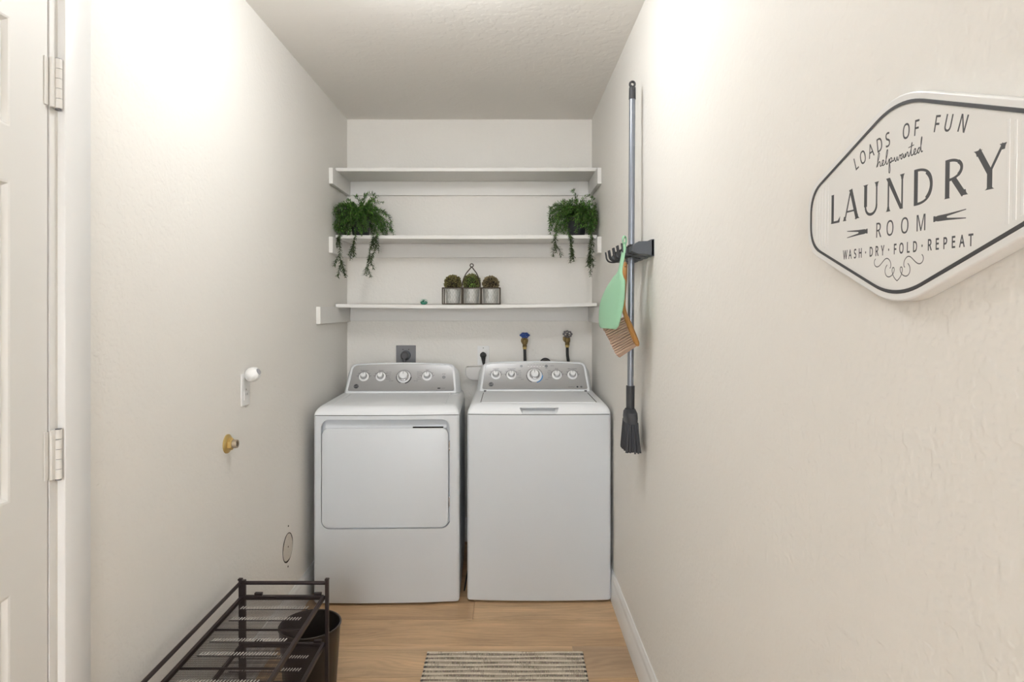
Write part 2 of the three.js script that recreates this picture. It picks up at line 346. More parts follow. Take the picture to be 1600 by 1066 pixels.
function controlTexture(kind) {
  return canvasTexture(2048, 560, (c, W, H) => {
    const sx = W / 0.58, X = (m) => (m + 0.29) * sx, Y = (m) => H - m * sx;   // metres: u from centre, v from the bottom edge
    c.fillStyle = kind === 'dryer' ? '#acacad' : '#b0b0b1'; c.fillRect(0, 0, W, H);
    c.textAlign = 'center'; c.textBaseline = 'middle';
    const text = (s, u, v, mm, col = '#3b3d40', w = '') => { c.fillStyle = col; c.font = w + ' ' + (mm * sx / 1000) + 'px sans-serif'; c.fillText(s, X(u), Y(v)); };
    const arc = (u, v, r, a0, a1, wd, col) => { c.strokeStyle = col; c.lineWidth = wd * sx; c.beginPath(); c.arc(X(u), Y(v), r * sx, a0, a1); c.stroke(); };
    const dot = (u, v, r, col) => { c.fillStyle = col; c.beginPath(); c.arc(X(u), Y(v), r * sx, 0, 7); c.fill(); };
    const knobs = PANEL[kind].knobs;
    knobs.forEach(([u, v, r, , word]) => {
      text(word, u, v + 0.037, 7.5);
      if (r < 0.03) { arc(u, v, r + 0.0025, Math.PI * 0.95, Math.PI * 2.05, 0.002, '#4a4c50'); [[-1, 0.2], [-0.8, 0.75], [0.8, 0.75], [1, 0.2]].forEach(([a, b]) => { c.fillStyle = '#55575b'; c.fillRect(X(u + a * 0.036) - 14, Y(v + b * 0.027), 28, 6); }); }
    });
    const [mu, mv, mr] = knobs.find((k) => k[2] > 0.03);
    arc(mu, mv, mr + 0.004, Math.PI * 0.62, Math.PI * 1.02, 0.0028, '#303236'); arc(mu, mv, mr + 0.004, Math.PI * 1.02, Math.PI * 1.98, 0.0016, '#303236');
    arc(mu, mv, mr + 0.004, 0, Math.PI * 0.42, 0.005, kind === 'washer' ? '#3f86c8' : '#303236');
    if (kind === 'washer') arc(mu, mv, mr + 0.0005, -0.4, Math.PI * 0.3, 0.003, '#7fb4e0');
    const cycles = kind === 'washer' ? ['Bulky', 'Delicates', 'Whites', 'Colors', 'Cottons', 'Active'] : ['Easy Care', 'Delicates', 'Cottons', 'Mixed', 'Timed Dry', 'Air Fluff'];
    cycles.forEach((w, i) => { const v = mv + 0.028 - i * 0.0105; text(w, mu - 0.083 + (i === 5 ? 0.016 : 0), v, 6, '#4c4e52'); text(w, mu + 0.083 - (i === 5 ? 0.016 : 0), v, 6, '#4c4e52'); });
    if (kind === 'washer') {
      for (let i = 0; i < 6; i++) { dot(-0.033 + i * 0.0165, 0.135, 0.0024, '#dcdde0'); text('Wash', -0.033 + i * 0.0165, 0.1435, 4.5); }
      dot(-0.072, 0.137, 0.0075, '#85878b'); dot(0.066, 0.137, 0.0085, '#85878b'); arc(0.066, 0.137, 0.005, 0, 6.3, 0.0015, '#45474b'); text('Start', 0.066, 0.124, 6); text('Lid lock', 0.098, 0.139, 6);
      text('HydroWave', 0.198, 0.011, 7, '#44464a'); dot(0.231, 0.012, 0.005, '#3d3f43'); dot(0.252, 0.012, 0.006, '#77797d');
    } else {
      text('START', 0.226, 0.098, 7); dot(0.226, 0.080, 0.0085, '#85878a'); arc(0.226, 0.080, 0.0085, 0, 6.3, 0.0012, '#6c6e72');
      c.fillStyle = '#2b2d30'; c.fillRect(X(0.195), Y(0.016), 0.014 * sx, 0.006 * sx); text('HE Sensor', 0.222, 0.013, 6, '#55575b');
    }
  });
}
const PANEL = {                                                  // u from centre, v up the panel, skirt radius, cap radius, word
  washer: { knobs: [[-0.212, 0.084, 0.0275, 0.0155, 'Load Size'], [-0.127, 0.084, 0.0275, 0.0155, 'Temperature'], [0, 0.082, 0.040, 0.0235, ''], [0.122, 0.084, 0.0275, 0.0155, 'Rinse'], [0.208, 0.084, 0.0275, 0.0155, 'Fabric Softener']] },
  dryer: { knobs: [[-0.208, 0.084, 0.0275, 0.0155, 'Temperature'], [-0.117, 0.084, 0.0275, 0.0155, 'Dryness'], [0.008, 0.083, 0.036, 0.0245, ''], [0.135, 0.086, 0.0275, 0.0155, 'Signal']] },
};
const badgeTex = canvasTexture(128, 128, (c) => { c.fillStyle = '#24262a'; c.fillRect(0, 0, 128, 128); c.strokeStyle = '#b9bbbf'; c.lineWidth = 5; c.beginPath(); c.arc(64, 64, 50, 0, 7); c.stroke(); c.fillStyle = '#c4c6ca'; c.font = 'italic 58px serif'; c.textAlign = 'center'; c.textBaseline = 'middle'; c.fillText('GE', 62, 64); });
const badgeMat = std({ map: badgeTex, roughness: 0.3, metalness: 0.4 });

function outline(hb, ht, v0, v1, arch, rt, rb, n = 10) {         // trapezoid with rounded top corners and an arched top, anticlockwise from bottom left
  const s = new THREE.Shape();
  s.moveTo(-hb + rb, v0); s.lineTo(hb - rb, v0); s.quadraticCurveTo(hb, v0, hb - (hb - ht) * rb / (v1 - v0), v0 + rb);
  const k = 1 - rt / (v1 - v0), ex = ht + (hb - ht) * (1 - k);
  s.lineTo(ex, v1 - rt); s.bezierCurveTo(ht, v1 - rt * 0.35, ht - rt * 0.3, v1 - arch, ht - rt * 1.1, v1 - arch * 0.85);
  s.quadraticCurveTo(0, v1 + arch * 0.95, -ht + rt * 1.1, v1 - arch * 0.85);
  s.bezierCurveTo(-ht + rt * 0.3, v1 - arch, -ht, v1 - rt * 0.35, -ex, v1 - rt);
  s.lineTo(-hb + (hb - ht) * rb / (v1 - v0), v0 + rb); s.quadraticCurveTo(-hb, v0, -hb + rb, v0);
  return s;
}
function sameCount(shape, n) { const p = shape.getSpacedPoints(n); p.pop(); return p; }

function machine(kind, label, pos, turn, TOP) {
  const t = thing(kind === 'washer' ? 'washing_machine' : 'clothes_dryer', label, kind === 'washer' ? 'washing machine' : 'clothes dryer', pos, turn);
  // cabinet
  let body = loft([ring(plan(HW - 0.004, -0.003, BACK, 0.012, 0.010), 0.011), ring(plan(HW, 0, BACK, 0.014, 0.010), 0.018), ring(plan(HW, 0, BACK, 0.014, 0.010), SEAM - 0.002)], true, true, 0.5);
  if (kind === 'dryer') {
    const rec = extrude(rrect(0.594, 0.506, 0.04, -0.004, 0.606), 0.06, 0, 10).translate(0, 0, -0.042);
    body = csgSubtract(body, rec);
  }
  part('cabinet', body, M.white, t);
  for (const x of [-0.28, 0.28]) for (const z of [-0.06, BACK + 0.06]) part('foot', new THREE.CylinderGeometry(0.018, 0.016, 0.012, 16).translate(x, 0.006, z), M.rubber, t);
  part('cover_seam', loft([ring(plan(HW - 0.004, -0.006, BACK + 0.002, 0.012, 0.010), SEAM - 0.003), ring(plan(HW - 0.004, -0.006, BACK + 0.002, 0.012, 0.010), SEAM + 0.003)]), M.darkGap, t, 'dark seam under the top cover');  // dark strip filling the open gap between cabinet and cover
  // top cover, rounding in towards the top
  const prof = [[0, 0.0015], [0.02, 0.004], [0.06, 0.012], [0.17, 0.02], [0.36, 0.031], [0.62, 0.04], [0.86, 0.0448], [1, 0.046]];
  const H = TOP - SEAM;
  const rings = prof.map(([k, y]) => ring(plan(HW - 0.031 * k, -0.048 * k, BACK + 0.004, 0.016 + 0.02 * k, 0.010), SEAM + y / 0.046 * H));
  let cover = loft(rings, true, true, 0.6);
  if (kind === 'washer') {
    const s = new THREE.Shape(); s.moveTo(-0.074, 0.8985); s.quadraticCurveTo(-0.082, 0.899, -0.091, 0.9185); s.lineTo(0.091, 0.9185); s.quadraticCurveTo(0.082, 0.899, 0.074, 0.8985); s.closePath();
    cover = csgSubtract(cover, new THREE.ExtrudeGeometry(s, { depth: 0.08, bevelEnabled: false, curveSegments: 6 }).rotateX(0.35).translate(0, 0.056 * 0 + 0.06 * Math.sin(0.35) * 0, 0).translate(0, 0.0559, 0).translate(0, 0, -0.36));
  }
  part('top_cover', cover, M.whiteTop, t);
  if (kind === 'washer') {
    // lid plate with dark side gaps
    const lid = loft([[-0.277, -0.054, 0.277, -0.0455, 0]].flatMap(() => [0, 0.0022, 0.003].map((y, i) => { const e = i === 2 ? 0.002 : 0; return [V(-0.272 + e, TOP + y, -0.052), V(0.272 - e, TOP + y, -0.052), V(0.272 - e, TOP + y, -0.425), V(-0.272 + e, TOP + y, -0.425)]; })), true, true, 0.3);
    part('lid', lid, M.whiteTop, t);
    for (const s of [-1, 1]) part('lid_gap', box(0.0022, 0.002, 0.33, s * 0.2755, TOP + 0.0006, -0.235), M.darkGap, t);
    for (const s of [-1, 1]) part('lid_hinge', new THREE.CylinderGeometry(0.006, 0.006, 0.012, 12).rotateZ(Math.PI / 2).translate(s * 0.268, TOP + 0.005, -0.428), M.greyPlate, t);
  } else {
    // raised border of the dryer top
    for (const x of [-0.262, 0.262]) part('top_ridge', box(0.012, 0.004, 0.36, x, TOP + 0.001, -0.245, 0.0018), M.whiteTop, t);
    part('rear_plate', box(0.05, 0.004, 0.02, 0.292, TOP + 0.001, -0.43, 0.0015), M.silver, t);  // small silver plate at the rear right of the top
    // door
    const dr = extrude(rrect(0.584, 0.463, 0.036, -0.0065, 0.5875), 0.03, 0.005, 10, 3);
    const p = dr.attributes.position;                            // follow the bow of the front
    for (let i = 0; i < p.count; i++) { const u = p.getX(i) / HW; p.setZ(i, p.getZ(i) - 0.010 * u * u); }
    dr.computeVertexNormals();
    const door = part('door', toCreasedNormals(dr, 0.5).translate(0, 0, -0.031), M.white, t);
    part('finger_slot', box(0.142, 0.005, 0.016, 0.191, 0.8205, -0.0145, 0.002), M.darkGap, door, 'dark finger slot in the top edge');
    part('handle_scoop', (() => { const g = box(0.56, 0.05, 0.004, -0.004, 0, 0, 0); return g.rotateX(-0.5).translate(0, 0.838, -0.034); })(), M.white, t);
    for (const y of [0.735, 0.475]) part('door_hinge', box(0.006, 0.045, 0.012, 0.2895, y, -0.016, 0.002), M.chrome, t);
  }
  // console
  const con = new THREE.Group(); con.name = 'console'; t.add(con); con.position.set(0, TOP + 0.012, -0.478); con.rotation.x = -0.545;
  const N = 120, f0 = sameCount(outline(0.297, 0.279, -0.017, 0.167, 0.008, 0.040, 0.006), N), f1 = sameCount(outline(0.3, 0.283, -0.019, 0.171, 0.008, 0.042, 0.006), N), f2 = sameCount(outline(0.322, 0.303, -0.03, 0.178, 0.008, 0.055, 0.006), N), f3 = sameCount(outline(0.326, 0.304, -0.034, 0.155, 0.008, 0.055, 0.006), N);
  const lay = (p, w) => p.map((q) => V(q.x, q.y, w));
  const fi = sameCount(outline(0.286, 0.269, -0.004, 0.158, 0.007, 0.034, 0.005), N);
  part('console_body', loft([lay(f3, -0.13), lay(f2, -0.06), lay(f1, -0.008), lay(f0, -0.002), lay(f0.map((q, i) => q.clone().lerp(fi[i], 0.5)), 0), lay(fi, -0.001), lay(fi, -0.009)], true, true, 0.6), M.whiteTop, con);
  // printed panel, gently hollow from bottom to top
  const PH = 0.1555, dip = (v) => -0.8 * Math.max(0, v) * Math.max(0, PH + 0.004 - v), edge = outline(0.2855, 0.2685, -0.001, 0.1562, 0.007, 0.034, 0.005).getPoints(40), pv = [], pu = [], pi = [], vs = [];
  for (let j = 0; j <= 16; j++) vs.push(-0.001 + 0.123 * j / 16);
  for (let j = 1; j <= 24; j++) vs.push(0.122 + 0.0376 * Math.sin(j / 24 * Math.PI / 2));
  const C = 24;
  vs.forEach((v, j) => {
    let x0 = 1, x1 = -1;
    edge.forEach((p, i) => { const q = edge[(i + 1) % edge.length]; if ((p.y - v) * (q.y - v) <= 0 && p.y !== q.y) { const x = p.x + (q.x - p.x) * (v - p.y) / (q.y - p.y); x0 = Math.min(x0, x); x1 = Math.max(x1, x); } });
    if (x0 > x1) { x0 = -0.001; x1 = 0.001; }
    for (let i = 0; i <= C; i++) { const x = x0 + (x1 - x0) * i / C; pv.push(x, v, dip(v)); pu.push((x + 0.29) / 0.58, v / (0.58 * 560 / 2048)); }
    if (j) for (let i = 0; i < C; i++) { const k = j * (C + 1) + i, m = k - C - 1; pi.push(m, m + 1, k + 1, m, k + 1, k); }
  });
  const pg = new THREE.BufferGeometry(); pg.setAttribute('position', new THREE.Float32BufferAttribute(pv, 3)); pg.setAttribute('uv', new THREE.Float32BufferAttribute(pu, 2)); pg.setIndex(pi); pg.computeVertexNormals();
  part('control_panel', pg, std({ map: controlTexture(kind), roughness: 0.3, metalness: 0.6, side: THREE.DoubleSide }), con, 'silver control panel with printed cycle names');
  for (const [u, v, r, cap] of PANEL[kind].knobs) {
    const k = new THREE.Group(); k.name = 'knob'; con.add(k); k.position.set(u, v, dip(v) - 0.0004);
    part('dial_skirt', lathe([[0, 0], [r, 0], [r, 0.002], [r * 0.92, 0.0045], [cap * 1.18, 0.006], [0, 0.006]], 48).rotateX(Math.PI / 2), M.knob, k);
    part('dial_ring', lathe([[cap * 1.08, 0.005], [cap * 1.2, 0.0055], [cap * 1.16, 0.016], [cap * 1.02, 0.018]], 40).rotateX(Math.PI / 2), M.chrome, k);
    part('knob_cap', lathe([[cap * 0.92, 0.004], [cap * 0.95, 0.018], [cap * 0.91, 0.027], [cap * 0.80, 0.030], [0, 0.031]], 40).rotateX(Math.PI / 2), M.knob, k);
    part('pointer', box(0.0022, cap * 0.7, 0.001, 0, cap * 0.5, 0.0312), M.greyPlate, k);
  }
  const bu = kind === 'dryer' ? -0.243 : -0.238;
  const bg = planarUV(new THREE.CylinderGeometry(0.0125, 0.0125, 0.003, 32).rotateX(Math.PI / 2), -0.0125, -0.0125, 0.025, 0.025).translate(bu, 0.026, dip(0.026) + 0.0012);
  part('badge', bg, badgeMat, con, 'dark round maker badge');
  return t;
}
machine('dryer', 'white front loading dryer with square door and silver control panel', [-0.5626, 0, -2.895], 0.028, 0.919);
machine('washer', 'white top loading washing machine with lid and five knob silver panel', [0.1449, 0, -2.918], 0, 0.9255);

// ------------------------------------------------------------------ things on the back wall, above the machines
{
  const t = thing('dryer_outlet', 'square grey metal power outlet plate on the wall behind the dryer', 'outlet', [-0.602, 1.096, ZB]);
  part('cover_plate', box(0.115, 0.116, 0.007, 0, 0, 0.0035, 0.002), M.greyPlate, t);
  part('receptacle', lathe([[0, 0], [0.029, 0], [0.029, 0.006], [0.027, 0.009], [0, 0.009]]).rotateX(Math.PI / 2).translate(0, 0, 0.006), M.slate, t);
  part('plug', mg([lathe([[0, 0.006], [0.025, 0.006], [0.024, 0.03], [0.016, 0.038], [0, 0.038]]).rotateX(Math.PI / 2).translate(-0.003, -0.001, 0.006), tube([V(-0.005, -0.016, 0.034), V(-0.005, -0.05, 0.036), V(-0.004, -0.1, 0.03), V(0, -0.2, 0.03)], 0.010, 24, 10)]), std({ color: lin(0.085, 0.085, 0.09), roughness: 0.5 }), t);
  for (const x of [-0.017, 0.017]) part('screw', new THREE.CylinderGeometry(0.0035, 0.0035, 0.002, 10).rotateX(Math.PI / 2).translate(x, 0.034, 0.008), M.black, t);
}
{
  const t = thing('wall_outlet', 'white wall outlet with a black plug between the two machines', 'outlet', [-0.1465, 1.094, ZB]);
  part('cover_plate', box(0.069, 0.114, 0.006, 0, 0, 0.003, 0.0025), M.plasticWhite, t);
  part('receptacle', box(0.034, 0.067, 0.003, 0, 0, 0.0065, 0.001), M.plasticWhite, t);
  part('screw', new THREE.CylinderGeometry(0.003, 0.003, 0.002, 10).rotateX(Math.PI / 2).translate(0, 0.045, 0.006), M.screw, t);
  const pl = part('plug', loft([[0.018, 0.016, 0.008], [0.019, 0.018, 0.028], [0.015, 0.02, 0.034]].map(([a, b, z]) => Array.from({ length: 16 }, (_, i) => V(a * Math.cos(i / 8 * Math.PI), 0.004 + b * Math.sin(i / 8 * Math.PI), z)))), M.black, t);
  part('plug_neck', rod(V(0, 0, 0.028), V(0.004, -0.052, 0.034), 0.015, 0.006, 12), M.black, pl);
  part('cord', tube([V(0.004, -0.05, 0.034), V(0.003, -0.12, 0.034), V(-0.03, -0.3, 0.03), V(-0.058, -0.6, 0.03), V(-0.06, -1.02, 0.03), V(-0.06, -1.088, 0.06), V(-0.063, -1.088, 0.3), V(-0.066, -1.088, 0.66)], 0.004, 60, 8), M.black, t);
}
function valve(label, pos, wheelMat, tilt, hosePts, round) {
  const t = thing('water_valve', label, 'water valve', pos);     // origin on the wall at the height of the valve body
  part('flange', lathe([[0, 0], [0.022, 0], [0.020, 0.006], [0.010, 0.009], [0, 0.009]], 24).rotateX(Math.PI / 2), M.oldBrass, t);
  const b = part('valve_body', mg([rod(V(0, 0, 0.004), V(0, 0, 0.055), 0.009, 0.010, 14), lathe([[0, -0.022], [0.014, -0.02], [0.017, -0.010], [0.0175, 0.004], [0.013, 0.012], [0.008, 0.016], [0, 0.018]], 20).translate(0, 0, 0.05), lathe([[0.0115, -0.034], [0.0145, -0.034], [0.0145, -0.024], [0.011, -0.02]], 6).translate(0, 0, 0.05)]), M.oldBrass, t);
  part('hose_collar', lathe([[0, -0.048], [0.0095, -0.048], [0.0125, -0.04], [0.0125, -0.032], [0.009, -0.030], [0, -0.03]], 20).translate(0, 0, 0.05), M.brass, t);
  const up = V(0, Math.cos(tilt), Math.sin(tilt)), c0 = V(0, 0.010, 0.05), c1 = c0.clone().addScaledVector(up, 0.028);
  part('valve_stem', rod(c0, c1, 0.0065, 0.005, 12), M.oldBrass, b);
  // hand wheel: lobed rim, hub and spokes
  const R = round ? 0.0225 : 0.0235, lobes = round ? 8 : 6, rim = [];
  for (let i = 0; i < 48; i++) { const a = i / 48 * Math.PI * 2, rr = R + 0.0028 * Math.cos(a * lobes); rim.push(V(rr * Math.cos(a), 0, rr * Math.sin(a))); }
  const parts = [tube(rim, 0.0042, 96, 8, true), lathe([[0, -0.003], [0.008, -0.003], [0.007, 0.006], [0, 0.007]], 16)];
  for (let i = 0; i < (round ? 4 : 6); i++) { const a = (i + 0.3) * Math.PI * 2 / (round ? 4 : 6); parts.push(rod(V(0.005 * Math.cos(a), 0.001, 0.005 * Math.sin(a)), V(R * Math.cos(a), 0, R * Math.sin(a)), round ? 0.0028 : 0.0048, round ? 0.0028 : 0.0058, 8)); }
  const w = part('hand_wheel', mg(parts), wheelMat, t); w.position.copy(c1); w.quaternion.setFromUnitVectors(V(0, 1, 0), up);
  part('hose', tube(hosePts.map(([x, y, z]) => V(x, y, z)), 0.0085, 40, 12), M.rubber, t, 'black rubber supply hose');
}
valve('brass water valve with a blue hand wheel and black hose', [0.0963, 1.182, ZB], M.blue, 0.5, [[0, -0.046, 0.05], [0.001, -0.1, 0.05], [0.002, -0.18, 0.05], [0, -0.3, 0.045]], false);
valve('brass water valve with a round grey hand wheel and black hose', [0.344, 1.193, ZB], M.greyWheel, 0.75, [[0, -0.046, 0.05], [0.001, -0.09, 0.05], [0.008, -0.14, 0.049], [0.018, -0.2, 0.046], [0.02, -0.32, 0.04]], true);
{
  const t = thing('drain_hose', 'black drain pipe end on the patched wall between the two water valves', 'drain hose', [0.219, 1.043, ZB]);
  part('pipe', mg([tube([V(0, -0.25, 0.05), V(0, -0.06, 0.05), V(0, -0.01, 0.042), V(0, 0.008, 0.018), V(0, 0.006, 0.001)], 0.024, 40, 20)]), M.rubber, t);
  part('wall_collar', new THREE.TorusGeometry(0.03, 0.004, 10, 40).translate(0, 0.004, 0.002), M.charcoal, t);
}
{
  const t = thing('vent_hood', 'white rounded plastic vent cover low on the wall left of the washer', 'vent cover', [-0.184, 0.993, ZB]);
  part('hood', toCreasedNormals(extrude(rrect(0.13, 0.080, [0.012, 0.012, 0.048, 0.048]), 0.062, 0.008, 12, 3), 0.6), std({ color: lin(0.74, 0.725, 0.70), roughness: 0.5 }), t);
}

// ------------------------------------------------------------------ things on the left wall (local x: away from the camera, local z: out of the wall)
const ONLEFT = Math.PI / 2, ONRIGHT = -Math.PI / 2;
{
  const t = thing('plug_in_freshener', 'white egg shaped plug-in with grey lens in the left wall outlet', 'plug-in', [XL, 1.128, -2.262], ONLEFT);
  part('egg_body', (() => { const g = lathe([[0, 0], [0.017, 0], [0.0235, 0.007], [0.0265, 0.018], [0.0255, 0.030], [0.0195, 0.042], [0.0130, 0.047], [0, 0.047]], 32); return g.rotateX(Math.PI / 2).rotateX(-0.45).rotateY(-0.15).translate(0, -0.002, 0.010); })(), M.plasticWhite, t);
  part('lens', (() => { const g = lathe([[0, 0], [0.0112, 0], [0.0105, 0.002], [0, 0.003]], 24); return g.rotateX(Math.PI / 2).translate(0, 0, 0.0472).rotateX(-0.45).rotateY(-0.15).translate(0, -0.002, 0.010); })(), std({ color: lin(0.36, 0.36, 0.38), roughness: 0.25 }), t, 'grey round lens');
  const o = thing('wall_outlet', 'white wall outlet on the left wall above the brass fitting', 'outlet', [XL, 1.082, -2.258], ONLEFT);
  part('cover_plate', box(0.070, 0.115, 0.006, 0, 0, 0.003, 0.0025), M.plasticWhite, o);
  part('receptacle', box(0.034, 0.034, 0.003, 0, -0.020, 0.0065, 0.001), M.plasticWhite, o);
  for (const x of [-0.006, 0.006]) part('slot', box(0.0018, 0.008, 0.001, x, -0.017, 0.0078), M.darkGap, o);
  part('screw', new THREE.CylinderGeometry(0.003, 0.003, 0.002, 10).rotateX(Math.PI / 2).translate(0, 0.0, 0.0062), M.screw, o);
}
{
  const t = thing('gas_fitting', 'round brass pipe fitting with hex nut on the left wall', 'pipe fitting', [XL, 0.9165, -2.118], ONLEFT);
  part('flange', lathe([[0, 0], [0.032, 0], [0.032, 0.004], [0.028, 0.008], [0.018, 0.010], [0, 0.010]], 32).rotateX(Math.PI / 2), M.brass, t);
  part('hex_nut', lathe([[0.011, 0.008], [0.021, 0.008], [0.021, 0.018], [0.018, 0.021], [0.011, 0.021]], 6).rotateX(Math.PI / 2), M.brass, t);
  part('pipe_end', lathe([[0.0095, 0.018], [0.0095, 0.036], [0.0135, 0.036], [0.0142, 0.032], [0.0142, 0.018]], 24).rotateX(Math.PI / 2), std({ color: lin(0.42, 0.35, 0.26), roughness: 0.4, metalness: 0.7 }), t);
  part('pipe_bore', new THREE.CircleGeometry(0.0098, 20).translate(0, 0, 0.024), M.darkGap, t);
}
{
  const t = thing('wall_patch', 'round cut drywall plug with a dark edge low on the left wall', 'wall patch', [XL, 0.3425, -2.702], ONLEFT);
  const r = rng(77), outer = [], inner = [];
  for (let i = 0; i < 60; i++) { const a = i / 60 * Math.PI * 2, w = 0.0026 + 0.0052 * Math.pow(Math.abs(Math.sin(a * 1.5 + 0.9)), 3) + 0.0012 * r(); outer.push(new THREE.Vector2(0.062 * Math.cos(a), 0.062 * Math.sin(a))); inner.push(new THREE.Vector2((0.062 - w) * Math.cos(a), (0.062 - w) * Math.sin(a))); }
  const s = new THREE.Shape(outer); s.holes.push(new THREE.Path(inner));
  part('cut_edge', new THREE.ExtrudeGeometry(s, { depth: 0.0008, bevelEnabled: false }), std({ color: lin(0.03, 0.022, 0.015), roughness: 1 }), t);
  part('plug_disc', boxUV(new THREE.ExtrudeGeometry(new THREE.Shape(inner), { depth: 0.0012, bevelEnabled: false })), std({ color: lin(0.66, 0.61, 0.54), roughness: 0.8, bumpMap: peel, bumpScale: 0.001 }), t);
  for (const [x, y] of [[0.002, 0.003], [0.006, 0.091], [0.002, -0.082]]) part('screw_hole', new THREE.CylinderGeometry(0.0035, 0.0035, 0.002, 10).rotateX(Math.PI / 2).translate(x, y, 0.001), std({ color: lin(0.05, 0.04, 0.03), roughness: 1 }), t);
}

// ------------------------------------------------------------------ right wall: tool holder, broom, dustpan, hand brush (local x: towards the camera, local z: out of the wall)
{
  const t = thing('tool_holder', 'dark grey plastic tool rail with hooks on the right wall', 'tool holder', [XR, 1.5795, -2.335], ONRIGHT);
  const s = new THREE.Shape(); s.moveTo(0, -0.0285); s.lineTo(0, 0.029); s.lineTo(0.006, 0.029); s.quadraticCurveTo(0.014, 0.0275, 0.022, 0.0225); s.lineTo(0.052, 0.0215); s.lineTo(0.074, 0.006); s.lineTo(0.076, -0.012); s.lineTo(0.055, -0.021); s.lineTo(0.03, -0.0215); s.quadraticCurveTo(0.014, -0.023, 0.006, -0.0285); s.closePath();
  const seg = (x0, x1) => new THREE.ExtrudeGeometry(s, { depth: x1 - x0, bevelEnabled: false, curveSegments: 5 }).rotateY(-Math.PI / 2).translate(x1, 0, 0);
  const slots = [-0.122, -0.036, 0.05, 0.136], W = 0.017;
  let a = -0.2125;
  for (const x of [...slots, null]) { const b = x === null ? 0.2125 : x - W; part('holder_block', toCreasedNormals(seg(a, b), 0.4), M.slate, t); if (x !== null) a = x + W; }
  part('back_plate', box(0.425, 0.056, 0.010, 0, 0, 0.005, 0.002), M.slate, t);
  for (const x of slots) for (const k of [-1, 1]) part('grip_roller', new THREE.CylinderGeometry(0.006, 0.006, 0.034, 14).translate(x + k * 0.0175, 0, 0.067), M.black, t);
  for (const x of [-0.172, -0.101, -0.079, 0.0, 0.02, 0.085, 0.105, 0.18]) part('hook', tube([V(x, -0.018, 0.05), V(x, -0.022, 0.075), V(x, -0.0195, 0.092), V(x, -0.010, 0.100), V(x, 0.006, 0.103), V(x, 0.018, 0.105)], 0.0034, 24, 8), M.charcoal, t);
}
{
  const t = thing('broom', 'tall broom with grey metal handle and dark bristles hung on the right wall', 'broom', [0, 0, 0]);
  const top = V(0.4525, 2.205, -2.285), bot = V(0.4453, 1.085, -2.285), at = (y) => V(THREE.MathUtils.mapLinear(y, 2.205, 1.085, top.x, bot.x), y, -2.285);
  part('handle', rod(at(2.14), at(1.06), 0.0112, 0.0112, 28), M.pole, t);
  const c = at(2.175);
  part('hanging_cap', mg([rod(at(2.135), at(2.178), 0.0125, 0.0118, 24), new THREE.TorusGeometry(0.0088, 0.0038, 10, 28).scale(1, 1.05, 1.9).translate(c.x, 2.190, c.z)]), M.charcoal, t, 'dark grey end cap with hanging hole');
  const b = at(1.0);
  part('socket', mg([rod(at(1.092), at(0.985), 0.0155, 0.0148, 24), box(0.004, 0.07, 0.036, b.x, 1.02, b.z, 0.0015)]), M.charcoal, t);
  // yoke and head run along the wall (z)
  const head = loft([[0.020, 0.026, 1.008], [0.025, 0.048, 0.996], [0.026, 0.056, 0.978], [0.024, 0.056, 0.960]].map(([hx, hz, y]) => Array.from({ length: 28 }, (_, i) => { const a = -i / 14 * Math.PI, cs = Math.cos(a), sn = Math.sin(a); return V(b.x + hx * 0.85 * Math.sign(cs) * Math.pow(Math.abs(cs), 0.6), y, b.z + hz * Math.sign(sn) * Math.pow(Math.abs(sn), 0.6)); })), true, true, 0.5);
  part('broom_head', head, M.charcoal, t);
  const r = rng(31), br = [];
  for (let i = 0; i < 26; i++) for (let j = 0; j < 6; j++) {
    const u = (i / 25) * 2 - 1, v = (j / 5) * 2 - 1, jx = (r() - 0.5) * 0.006, jz = (r() - 0.5) * 0.008;
    br.push(rod(V(b.x + v * 0.015, 0.965, b.z + u * 0.050), V(b.x + v * 0.023 + jx, 0.858 + r() * 0.007, b.z + u * 0.066 + jz), 0.0042, 0.0034, 5));
  }
  stuff(part('bristles', mg(br), M.bristle, t));
}
